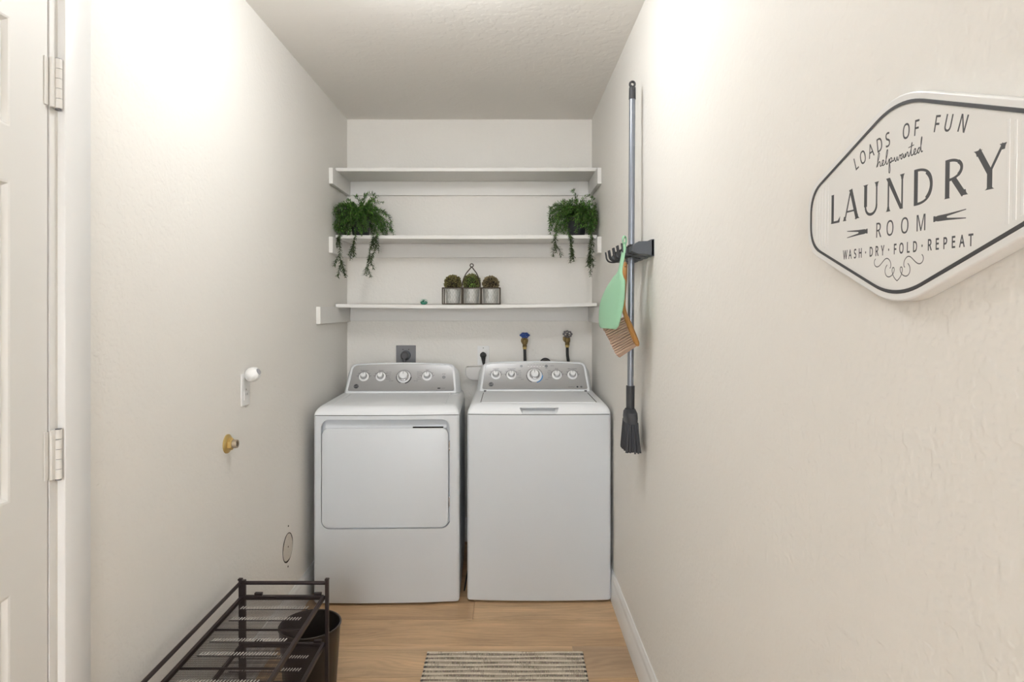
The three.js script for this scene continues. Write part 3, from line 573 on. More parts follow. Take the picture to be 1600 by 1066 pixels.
{
  const t = thing('dustpan', 'mint green dustpan hanging from the tool rail', 'dustpan', [0, 0, 0]);
  // left and right edges, from the hanging loop down to the lip
  const L = [V(0.4094, 1.6085, -2.237), V(0.4085, 1.59, -2.24), V(0.4035, 1.5525, -2.25), V(0.3960, 1.5100, -2.258), V(0.3890, 1.4873, -2.318), V(0.3690, 1.4461, -2.37), V(0.3520, 1.3900, -2.40), V(0.3480, 1.3417, -2.40), V(0.3480, 1.2990, -2.398)];
  const Rr = [V(0.4165, 1.6085, -2.223), V(0.4170, 1.59, -2.221), V(0.4110, 1.5502, -2.222), V(0.4045, 1.5071, -2.222), V(0.4055, 1.4650, -2.182), V(0.4035, 1.4314, -2.171), V(0.4000, 1.3937, -2.170), V(0.3900, 1.3450, -2.172), V(0.3800, 1.3010, -2.178)];
  for (const p of [...L, ...Rr]) { p.y -= EYE; p.multiplyScalar(0.968); p.y += EYE; }
  const cl = new THREE.CatmullRomCurve3(L, false, 'centripetal'), cr = new THREE.CatmullRomCurve3(Rr, false, 'centripetal'), rings = [], out = V(-0.72, 0.1, 0.68).normalize();
  for (let j = 0; j <= 44; j++) {
    const k = j / 44, a0 = cl.getPoint(k), c0 = cr.getPoint(k), e0 = k > 0.93 ? (1 - Math.sqrt(1 - Math.pow((k - 0.93) / 0.07, 2) * 0.98)) * 0.10 : 0, a = a0.clone().lerp(c0, e0), c = c0.clone().lerp(a0, e0), wide = Math.max(0, Math.min(1, (k - 0.36) / 0.2)), th = 0.0075 * (1 - wide) + 0.0022 * wide, ringP = [];
    const dish = 0.016 * wide * (1 - 0.35 * k);                    // cross section dished like a scoop
    for (let i = 0; i <= 12; i++) { const u = i / 12, p = a.clone().lerp(c, u), e = Math.sin(Math.PI * u); ringP.push(p.addScaledVector(out, dish * Math.pow(e, 0.5) + th * (wide > 0.5 ? 1 : Math.pow(e, 0.6)))); }
    for (let i = 12; i >= 0; i--) { const u = i / 12, p = a.clone().lerp(c, u), e = Math.sin(Math.PI * u); ringP.push(p.addScaledVector(out, dish * Math.pow(e, 0.5) - th * (wide > 0.5 ? 1 : Math.pow(e, 0.6)))); }
    rings.push(ringP);
  }
  part('pan', loft(rings, true, true, 0.9), M.mint, t);
  const loop = []; for (let i = 0; i < 20; i++) { const a = i / 20 * Math.PI * 2; loop.push(V(0.4000 + 0.0072 * Math.cos(a), 1.608 + 0.0135 * Math.sin(a), -2.158 - 0.0085 * Math.cos(a))); }
  part('hanging_loop', tube(loop, 0.0034, 40, 8, true), M.mint, t);
}
{
  const t = thing('hand_brush', 'wooden hand brush with tan bristles hanging behind the dustpan', 'brush', [0, 0, 0]);
  const wood = std({ roughness: 0.5, map: canvasTexture(256, 64, (c) => { const r = rng(9); c.fillStyle = '#c8955a'; c.fillRect(0, 0, 256, 64); for (let i = 0; i < 90; i++) { c.fillStyle = `rgba(${110 + r() * 60 | 0},${62 + r() * 40 | 0},20,${0.10 + 0.14 * r()})`; c.fillRect(0, r() * 64, 256, 0.5 + r() * 1.6); } }) });
  const spine = [V(0.4195, 1.540, -2.250), V(0.4185, 1.515, -2.252), V(0.4170, 1.4588, -2.255), V(0.4150, 1.405, -2.255), V(0.4150, 1.3691, -2.248), V(0.4215, 1.335, -2.224), V(0.4288, 1.3064, -2.2), V(0.4370, 1.274, -2.174), V(0.4445, 1.2460, -2.152)];
  for (const p of spine) { p.y -= EYE; p.multiplyScalar(1.018); p.y += EYE; }
  const c = new THREE.CatmullRomCurve3(spine, false, 'centripetal'), rings = [], bd = V(-0.80, -0.50, -0.33).normalize(), N = 40;
  const widths = [[0, 0.005], [0.04, 0.0095], [0.2, 0.0105], [0.42, 0.0075], [0.55, 0.009], [0.62, 0.013], [0.9, 0.0135], [0.97, 0.012], [1, 0.006]];
  const wAt = (k) => { let i = 0; while (i < widths.length - 2 && widths[i + 1][0] < k) i++; const [a, b] = [widths[i], widths[i + 1]]; return a[1] + (b[1] - a[1]) * (k - a[0]) / (b[0] - a[0]); };
  for (let j = 0; j <= N; j++) {
    const k = j / N, p = c.getPoint(k), T = c.getTangent(k), side = T.clone().cross(bd).normalize(), dn = side.clone().cross(T).normalize(), w = wAt(k), flatness = k > 0.56 ? 0.75 : 0.9;
    rings.push(Array.from({ length: 20 }, (_, i) => { const a = i / 10 * Math.PI; return p.clone().addScaledVector(side, w * 1.05 * Math.cos(a)).addScaledVector(dn, w * flatness * Math.sin(a)); }));
  }
  part('wooden_handle', loft(rings, true, true, 0.9), wood, t);
  part('hang_hole', new THREE.CylinderGeometry(0.0028, 0.0028, 0.002, 12).rotateX(Math.PI / 2).rotateY(-0.2).translate(0.4262, 1.5257, -2.2815), M.tanDark, t);
  part('string', tube([V(0.4270, 1.536, -2.287), V(0.4200, 1.557, -2.262), V(0.4130, 1.574, -2.232), V(0.4190, 1.557, -2.258), V(0.4280, 1.536, -2.288)], 0.0013, 30, 6), M.twine, t);
  const r = rng(41), br = [], core = [];
  const rowsN = 13;
  for (let i = 0; i < rowsN; i++) {
    const k = 0.60 + 0.375 * i / (rowsN - 1), p = c.getPoint(k), T = c.getTangent(k), side = T.clone().cross(bd).normalize(), len = 0.088 - 0.012 * (i / (rowsN - 1));
    for (let j = 0; j < 4; j++) {
      const o = p.clone().addScaledVector(side, (j / 3 - 0.5) * 0.014).addScaledVector(bd, 0.005), dir = bd.clone().addScaledVector(T, (i / (rowsN - 1) - 0.5) * 0.10).addScaledVector(side, (j / 3 - 0.5) * 0.08);
      br.push(rod(o, o.clone().addScaledVector(dir, len + (r() - 0.5) * 0.003), 0.0030, 0.0043, 7));
    }
  }
  stuff(part('bristles', mg(br), M.tan, t));
}

// ------------------------------------------------------------------ laundry sign on the right wall
{
  const t = thing('laundry_sign', 'large white hexagonal metal laundry room sign with black lettering on right wall', 'sign', [XR, EYE + 0.1325, -0.763], ONRIGHT);
  t.rotation.order = 'YXZ'; t.rotation.z = -0.021;
  const hexagon = (inset) => {                                   // rounded, pointed at top and bottom
    const hw = 0.229 - inset, sl = 0.375, apex = 0.1335 - inset * 1.07, cornerY = apex - hw * sl;
    const pts = [[0, apex], [hw, cornerY], [hw, -cornerY], [0, -apex], [-hw, -cornerY], [-hw, cornerY]], s = new THREE.Shape(), rad = [0.050, 0.032, 0.032, 0.050, 0.032, 0.032];
    pts.forEach((p, i) => {
      const a = pts[(i + 5) % 6], b = pts[(i + 1) % 6], da = Math.hypot(a[0] - p[0], a[1] - p[1]), db = Math.hypot(b[0] - p[0], b[1] - p[1]), q = rad[i];
      const s0 = [p[0] + (a[0] - p[0]) * q / da, p[1] + (a[1] - p[1]) * q / da], s1 = [p[0] + (b[0] - p[0]) * q / db, p[1] + (b[1] - p[1]) * q / db];
      i ? s.lineTo(...s0) : s.moveTo(...s0); s.quadraticCurveTo(p[0], p[1], ...s1);
    });
    s.closePath(); return s;
  };
  const enamel = phys({ color: lin(0.87, 0.865, 0.85), roughness: 0.35, clearcoat: 0.3 }), ink = std({ color: lin(0.055, 0.055, 0.06), roughness: 0.4 });
  part('back_plate', extrude(hexagon(0.003), 0.0195, 0.003, 12), enamel, t);
  const rimS = hexagon(0); rimS.holes.push(new THREE.Path(hexagon(0.0088).getPoints(12)));
  part('rim', extrude(rimS, 0.0205, 0.0022, 12, 4), enamel, t, 'rounded white outer rim');
  const lineS = hexagon(0.0086); lineS.holes.push(new THREE.Path(hexagon(0.0123).getPoints(12)));
  part('border_line', extrude(lineS, 0.003, 0.0006, 12).translate(0, 0, 0.0182), ink, t, 'black border line');
  const bx = 0.217, by = 0.1255;
  const faceTex = canvasTexture(2048, Math.round(2048 * by / bx), (c, W, H) => {
    const S = W / (2 * bx), X = (m) => (m + bx) * S, Y = (m) => (by - m) * S;
    c.fillStyle = '#f1f0ed'; c.fillRect(0, 0, W, H);
    c.strokeStyle = c.fillStyle = '#434448'; c.lineJoin = 'round';
    // LAUNDRY, drawn as flared roman capitals
    const h = 0.0415, base = -0.0128; let sq = 1;
    const at = (x0, p) => [X(x0 + p[0] * h * 1.2 * sq), Y(base + p[1] * h)];
    const line = (x0, a, b, w) => { c.lineWidth = w * h * S; c.lineCap = 'butt'; c.beginPath(); c.moveTo(...at(x0, a)); c.lineTo(...at(x0, b)); c.stroke(); };
    const curve = (x0, pts, w) => { c.lineWidth = w * h * S; c.beginPath(); c.moveTo(...at(x0, pts[0])); for (let i = 1; i < pts.length; i += 3) c.bezierCurveTo(...at(x0, pts[i]), ...at(x0, pts[i + 1]), ...at(x0, pts[i + 2])); c.stroke(); };
    const serif = (x0, x, y, w = 0.2) => { const s = y > 0.5 ? -1 : 1; c.beginPath(); c.moveTo(...at(x0, [x - w / 2, y])); c.lineTo(...at(x0, [x + w / 2, y])); c.quadraticCurveTo(...at(x0, [x + 0.05, y + s * 0.03]), ...at(x0, [x + 0.04, y + s * 0.14])); c.lineTo(...at(x0, [x - 0.04, y + s * 0.14])); c.quadraticCurveTo(...at(x0, [x - 0.05, y + s * 0.03]), ...at(x0, [x - w / 2, y])); c.fill(); };
    const T = 0.165, t1 = 0.075;
    const glyph = {
      L: (x) => { line(x, [0.12, 0], [0.12, 1], T); line(x, [0.1, 0.03], [0.56, 0.03], t1); c.beginPath(); c.moveTo(...at(x, [0.62, 0.2])); c.lineTo(...at(x, [0.58, 0])); c.lineTo(...at(x, [0.42, 0.03])); c.fill(); serif(x, 0.12, 1); serif(x, 0.1, 0); },
      A: (x) => { line(x, [0.06, 0], [0.36, 1], t1); line(x, [0.36, 1], [0.68, 0], T); line(x, [0.16, 0.29], [0.56, 0.29], 0.055); serif(x, 0.05, 0); serif(x, 0.68, 0, 0.26); c.fillRect(at(x, [0.28, 1])[0], at(x, [0.28, 1])[1], 0.14 * h * S, 0.05 * h * S); },
      U: (x) => { line(x, [0.1, 1], [0.1, 0.3], T); curve(x, [[0.10, 0.31], [0.10, -0.06], [0.60, -0.06], [0.60, 0.31]], 0.085); line(x, [0.6, 0.3], [0.6, 1], t1); serif(x, 0.1, 1, 0.24); serif(x, 0.6, 1); },
      N: (x) => { line(x, [0.08, 0], [0.08, 1], t1); c.beginPath(); for (const p of [[-0.02, 1], [0.14, 1], [0.68, 0.0], [0.56, 0.0]]) c.lineTo(...at(x, p)); c.fill(); line(x, [0.64, 0], [0.64, 1], t1); serif(x, 0.08, 0); serif(x, 0.64, 1); },
      D: (x) => { line(x, [0.12, 0], [0.12, 1], T); curve(x, [[0.05, 0.97], [0.45, 0.99], [0.70, 0.85], [0.70, 0.5], [0.70, 0.15], [0.45, 0.01], [0.05, 0.03]], 0.07); curve(x, [[0.5, 0.86], [0.74, 0.66], [0.74, 0.34], [0.5, 0.14]], 0.11); },
      R: (x) => { line(x, [0.12, 0], [0.12, 1], T); curve(x, [[0.05, 0.965], [0.75, 1.02], [0.75, 0.44], [0.1, 0.47]], 0.07); curve(x, [[0.47, 0.89], [0.62, 0.8], [0.62, 0.65], [0.47, 0.55]], 0.10); line(x, [0.32, 0.48], [0.66, 0.02], T); serif(x, 0.12, 0); serif(x, 0.68, 0, 0.24); },
      Y: (x) => { line(x, [0.06, 1], [0.38, 0.42], T); line(x, [0.74, 1], [0.4, 0.42], t1); line(x, [0.39, 0.02], [0.39, 0.5], T); serif(x, 0.06, 1, 0.26); serif(x, 0.74, 1); serif(x, 0.39, 0, 0.26); },
    };
    [['L', -0.159, 0.84], ['A', -0.1235, 1.0], ['U', -0.0745, 1.0], ['N', -0.0235, 0.98], ['D', 0.0275, 0.95], ['R', 0.080, 0.92], ['Y', 0.1265, 0.96]].forEach(([g, x, k]) => { sq = k; glyph[g](x); });
    c.textAlign = 'center'; c.textBaseline = 'alphabetic';
    const word = (s, x, y, cap, sq, extra = 0, rot = 0) => { c.save(); c.translate(X(x), Y(y)); c.rotate(rot); c.scale(sq, 1); c.font = (cap / 0.714 * S) + 'px sans-serif'; c.fillText(s, 0, 0); if (extra) { c.lineWidth = extra * S; c.strokeText(s, 0, 0); } c.restore(); };
    // LOADS OF FUN on an arc
    const arcR = 0.311, arcC = 0.0695 - arcR;
    [['L', -0.0905], ['O', -0.0745], ['A', -0.0565], ['D', -0.0385], ['S', -0.0215], ['O', 0.0138], ['F', 0.0318], ['F', 0.0655], ['U', 0.0835], ['N', 0.1045]].forEach(([ch, x]) => { const a = Math.asin((x - 0.007) / arcR); word(ch, x, arcC + arcR * Math.cos(a), 0.0178, 0.82, 0.0003, a * 1.15); });
    // ROOM
    [['R', -0.040], ['O', -0.0155], ['O', 0.0135], ['M', 0.043]].forEach(([ch, x]) => word(ch, x, -0.0432, 0.0188, 0.86));
    // WASH · DRY · FOLD · REPEAT
    [...'WASH·DRY·FOLD·REPEAT'].forEach((ch, i) => word(ch, -0.1185 + i * 0.01262, -0.0665, 0.0122, 0.74, 0.0007));
    // clothes pegs
    const peg = (x0, dir) => { const q = (u, v) => [X(x0 + dir * u), Y(-0.0325 + v * 0.6)]; c.beginPath(); c.moveTo(...q(0, 0.0052)); c.lineTo(...q(0.003, 0.0052)); c.lineTo(...q(0.0035, 0.004)); c.lineTo(...q(0.0075, 0.0052)); c.lineTo(...q(0.022, 0.0058)); c.lineTo(...q(0.0500, 0.0082)); c.lineTo(...q(0.0500, 0.0068)); c.lineTo(...q(0.023, 0.0018)); c.quadraticCurveTo(...q(0.0195, 0), ...q(0.023, -0.0018)); c.lineTo(...q(0.0500, -0.0068)); c.lineTo(...q(0.0500, -0.0082)); c.lineTo(...q(0.022, -0.0058)); c.lineTo(...q(0.0075, -0.0052)); c.lineTo(...q(0.0035, -0.004)); c.lineTo(...q(0.003, -0.0052)); c.lineTo(...q(0, -0.0052)); c.closePath(); c.fill(); };
    peg(-0.064, -1); peg(0.064, 1);
    // flourish, mirrored
    c.lineWidth = 0.0011 * S; c.lineCap = 'round';
    for (const m of [-1, 1]) {
      const q = (x, y) => [X(m * x), Y(y)];
      c.beginPath(); c.moveTo(...q(0.0455, -0.0705)); c.bezierCurveTo(...q(0.051, -0.074), ...q(0.047, -0.0825), ...q(0.039, -0.0805)); c.bezierCurveTo(...q(0.031, -0.078), ...q(0.026, -0.069), ...q(0.019, -0.0715)); c.bezierCurveTo(...q(0.011, -0.075), ...q(0.012, -0.083), ...q(0.0145, -0.0835));
      c.moveTo(...q(0.0205, -0.0795)); c.bezierCurveTo(...q(0.029, -0.086), ...q(0.023, -0.0965), ...q(0.014, -0.094)); c.bezierCurveTo(...q(0.005, -0.0915), ...q(0.004, -0.083), ...q(0.008, -0.083)); c.bezierCurveTo(...q(0.012, -0.0835), ...q(0.0105, -0.0945), ...q(0, -0.0995)); c.stroke();
    }
    // help wanted, in a joined hand
    const xh = 0.0075, x0 = -0.0455, y0 = 0.0462; let px = 0;
    const script = { h: [[[0, 0.2], [0.35, 1.2], [0.62, 2.2], [0.5, 2.55], [0.3, 2.2], [0.22, 1], [0.15, 0], [0.35, 0.8], [0.7, 1], [0.75, 0.5], [0.75, 0.1], [1.0, 0.15]], 1.0], e: [[[0, 0.15], [0.45, 0.55], [0.5, 0.95], [0.25, 1], [0.1, 0.5], [0.3, 0.02], [0.75, 0.25]], 0.72], l: [[[0, 0.2], [0.45, 1.4], [0.62, 2.4], [0.42, 2.5], [0.25, 1.6], [0.25, 0.3], [0.45, 0], [0.7, 0.3]], 0.66], p: [[[0, 0.3], [0.3, 1], [0.25, 0], [0.15, -1.3], [0.35, -1.6], [0.45, -1], [0.3, 0.6], [0.65, 1], [0.85, 0.55], [0.6, 0.05], [0.4, 0.25], [1.15, 0.3]], 1.15], w: [[[0, 0.3], [0.15, 0.9], [0.25, 0.1], [0.5, 0.05], [0.65, 0.9], [0.7, 0.1], [0.95, 0.1], [1.1, 0.9], [1.3, 0.75]], 1.25], a: [[[0, 0.7], [0.55, 0.95], [0.2, 0.8], [0.05, 0.3], [0.3, 0], [0.6, 0.9], [0.6, 0.15], [0.85, 0.2]], 0.82], n: [[[0, 0.2], [0.15, 0.95], [0.15, 0.02], [0.4, 0.9], [0.62, 0.85], [0.65, 0.1], [0.9, 0.2]], 0.86], t: [[[0, 0.2], [0.35, 1.2], [0.5, 2.1], [0.4, 2.1], [0.28, 0.6], [0.4, 0.02], [0.7, 0.25]], 0.66], d: [[[0, 0.6], [0.5, 0.95], [0.2, 0.9], [0.05, 0.35], [0.3, 0], [0.65, 1], [0.85, 2.4], [0.7, 2.4], [0.62, 0.8], [0.75, 0.05], [1.1, 0.35]], 1.1] };
    c.lineWidth = 0.0015 * S; c.beginPath();
    const pts = [];
    for (const ch of 'helpwanted') { const [k, w] = script[ch]; for (const [a, b] of k) pts.push([X(x0 + (px + a) * xh * 1.36), Y(y0 + b * xh)]); px += w; }
    c.moveTo(...pts[0]); for (let i = 1; i + 1 < pts.length; i++) { const [a, b] = pts[i], [d, e] = pts[i + 1]; c.quadraticCurveTo(a, b, (a + d) / 2, (b + e) / 2); } c.stroke();
    c.lineWidth = 0.001 * S; c.beginPath(); c.moveTo(X(0.019), Y(0.0575)); c.lineTo(X(0.0285), Y(0.0585)); c.stroke();
  });
  const face = planarUV(extrude(hexagon(0.0122), 0.0015, 0, 12).translate(0, 0, 0.0186), -bx, -by, 2 * bx, 2 * by);
  part('printed_face', face, phys({ map: faceTex, roughness: 0.35, clearcoat: 0.3 }), t, 'white face with black laundry room lettering');
  const ribTop = (x) => 0.1335 - 0.0165 - Math.abs(x) * 0.375 - 0.004 - Math.max(0, Math.abs(x) - 0.19) * 0.45;
  for (const k of [-1, 1]) for (let i = 0; i < 5; i++) { const x = k * (0.168 + i * 0.0085); part('rib', box(0.0040, 2 * ribTop(x), 0.0012, x, 0, 0.0198, 0.0005), enamel, t); }
}

// ------------------------------------------------------------------ plants on the middle shelf
function fern(label, pos, seed, lim, trails) {
  const t = thing('trailing_fern', label, 'potted plant', pos, 0);
  part('pot', lathe([[0, 0], [0.042, 0], [0.044, 0.003], [0.0535, 0.095], [0.0575, 0.096], [0.058, 0.110], [0.054, 0.110], [0.052, 0.098], [0, 0.098]], 36), M.potGrey, t, 'dark grey plastic pot');
  part('soil', new THREE.CylinderGeometry(0.052, 0.051, 0.004, 24).translate(0, 0.100, 0), M.soil, t);
  const r = rng(seed), stems = [], paths = [];
  for (let i = 0; i < 150; i++) {
    const az = i % 3 ? r() * Math.PI * 2 : Math.PI * (0.15 + 0.7 * r()), el = 0.15 + 1.2 * Math.pow(r(), 0.75), len = 0.10 + 0.12 * r();
    let p = V(0.03 * Math.cos(az) * r(), 0.10, 0.03 * Math.sin(az) * r()), d = V(Math.cos(az) * Math.cos(el), Math.sin(el), Math.sin(az) * Math.cos(el));
    const path = [p.clone()];
    for (let s = 0; s < len; s += 0.010) {
      d.y -= 0.10 + 0.05 * r(); d.x += (r() - 0.5) * 0.14; d.z += (r() - 0.5) * 0.14; d.normalize(); p = p.clone().addScaledVector(d, 0.010);
      if (p.x < lim[0]) { p.x = lim[0]; d.x *= -0.2; } if (p.x > lim[1]) { p.x = lim[1]; d.x *= -0.2; } if (p.z < lim[2]) { p.z = lim[2]; d.z = 0; }
      if (p.y < 0.022 && p.z < 0.135) break;
      path.push(p);
    }
    if (path.length > 4) paths.push(path);
  }
  for (const tr of trails) {
    const curve = new THREE.CatmullRomCurve3([V(0, 0.1, 0), V((tr[0][0] - pos[0]) * 0.6, 0.15, (tr[0][2] - pos[2]) * 0.7), ...tr.map(([x, y, z]) => V(x - pos[0], y - pos[1], z - pos[2]))], false, 'centripetal');
    const n = Math.round(curve.getLength() / 0.010); paths.push(curve.getSpacedPoints(n));
    for (let k = 0; k < 9; k++) {                                 // side sprigs on the trailing strand
      const i0 = Math.floor(n * (0.35 + 0.6 * r())), q = curve.getSpacedPoints(n)[i0]; const side = [q.clone()]; let d = V((r() - 0.5) * 1.6, -0.5 - r(), (r() - 0.2) * 0.8).normalize(), p = q.clone();
      if (q.y < 0.01 || q.z > 0.12) for (let s = 0; s < 4 + r() * 4; s++) { d.y -= 0.12; d.normalize(); p = p.clone().addScaledVector(d, 0.009); if (p.x < lim[0] || p.x > lim[1] || p.z < 0.118) break; side.push(p); }
      if (side.length > 2) paths.push(side);
    }
  }
  const pos3 = [], col = [], nor = [];
  const greens = [[0.05, 0.15, 0.02], [0.08, 0.22, 0.028], [0.13, 0.32, 0.045], [0.035, 0.09, 0.022], [0.14, 0.21, 0.05]];
  for (const path of paths) {
    if (path.length < 3) continue;
    stems.push(new THREE.TubeGeometry(new THREE.CatmullRomCurve3(path), Math.max(3, path.length), 0.0011, 4));
    for (let i = 1; i < path.length; i++) {
      const T = path[i].clone().sub(path[i - 1]).normalize(), any = Math.abs(T.y) < 0.9 ? V(0, 1, 0) : V(1, 0, 0), A = T.clone().cross(any).normalize(), B = T.clone().cross(A);
      const age = i / path.length, nl = (path[i].y < 0 ? 6 : 4) + (r() < 0.5 ? 1 : 0);
      for (let k = 0; k < nl; k++) {
        const a = r() * Math.PI * 2, out = A.clone().multiplyScalar(Math.cos(a)).addScaledVector(B, Math.sin(a)), dir = out.multiplyScalar(0.85).addScaledVector(T, 0.55 + 0.3 * r()).normalize();
        const L = (0.014 + 0.011 * r()) * (age > 0.93 ? 0.7 : 1), w = 0.0017 + 0.0010 * r(), o = path[i], e = o.clone().addScaledVector(dir, L), mid = o.clone().addScaledVector(dir, L * 0.5).add(V(0, -0.0004, 0)), sd = dir.clone().cross(V(r() - 0.5, 1, r() - 0.5)).normalize().multiplyScalar(w);
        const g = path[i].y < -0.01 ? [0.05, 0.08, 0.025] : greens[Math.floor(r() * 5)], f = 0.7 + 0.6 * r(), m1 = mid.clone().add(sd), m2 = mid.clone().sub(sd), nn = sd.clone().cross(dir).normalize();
        for (const p of [o, m1, e, o, e, m2]) { pos3.push(p.x, p.y, p.z); col.push(g[0] * f, g[1] * f, g[2] * f); nor.push(nn.x, nn.y, nn.z); }
      }
    }
  }
  const g = new THREE.BufferGeometry(); g.setAttribute('position', new THREE.Float32BufferAttribute(pos3, 3)); g.setAttribute('normal', new THREE.Float32BufferAttribute(nor, 3)); g.setAttribute('color', new THREE.Float32BufferAttribute(col, 3));
  stuff(part('stems', mg(stems), M.stem, t)); stuff(part('foliage', g, M.leaf, t));
}
const SH2 = EYE + 0.3955;
fern('green trailing fern in grey pot at the left end of the middle shelf', [-0.826, SH2 - 0.0005, -3.515], 7, [-0.112, 0.24, -0.16], [
  [[-0.8616, 1.8985, -3.46], [-0.9066, 1.785, -3.395], [-0.903, 1.6563, -3.375], [-0.8789, 1.5455, -3.38]],
  [[-0.7232, 1.8466, -3.44], [-0.7301, 1.755, -3.385], [-0.7509, 1.6217, -3.37], [-0.7612, 1.5525, -3.375]],
  [[-0.8166, 1.85, -3.44], [-0.8235, 1.78, -3.39], [-0.8374, 1.7082, -3.378], [-0.8581, 1.6667, -3.378]],
  [[-0.699, 1.84, -3.44], [-0.7059, 1.785, -3.39], [-0.7163, 1.6909, -3.375], [-0.7336, 1.6424, -3.375]],
  [[-0.6713, 1.8912, -3.46], [-0.6436, 1.8566, -3.43], [-0.6298, 1.80, -3.40]]]);
fern('green trailing fern in grey pot at the right end of the middle shelf', [0.383, SH2 - 0.0005, -3.515], 21, [-0.15, 0.092, -0.16], [
  [[0.4187, 1.8639, -3.44], [0.4429, 1.79, -3.392], [0.4394, 1.7082, -3.375], [0.4429, 1.549, -3.375]],
  [[0.3149, 1.8466, -3.44], [0.3287, 1.785, -3.39], [0.3426, 1.6978, -3.375], [0.3529, 1.6321, -3.375]],
  [[0.2699, 1.8466, -3.44], [0.2595, 1.785, -3.392], [0.2561, 1.7255, -3.375], [0.2561, 1.677, -3.375]]]);

// ------------------------------------------------------------------ wire caddy with three pots on the lowest shelf
const galv = std({ roughness: 0.5, metalness: 0.35, bumpMap: (() => { const t = heightTexture(256, [[20, 1], [40, 0.5]], 61); t.repeat.set(8, 4); return t; })(), bumpScale: 0.0008, map: canvasTexture(512, 256, (c, W, H) => {
  const r = rng(62); c.fillStyle = '#b4b6b3'; c.fillRect(0, 0, W, H);
  for (let i = 0; i < 900; i++) { const v = 150 + r() * 70 | 0; c.fillStyle = `rgba(${v},${v},${v - 4},0.25)`; c.beginPath(); c.arc(r() * W, r() * H, 4 + r() * 16, 0, 7); c.fill(); }
  c.strokeStyle = 'rgba(238,238,232,0.55)'; c.lineWidth = 3; for (let x = -256; x < W + 256; x += 32) { c.beginPath(); c.moveTo(x, 0); c.lineTo(x + 150, H); c.moveTo(x + 150, 0); c.lineTo(x, H); c.stroke(); }
}) });
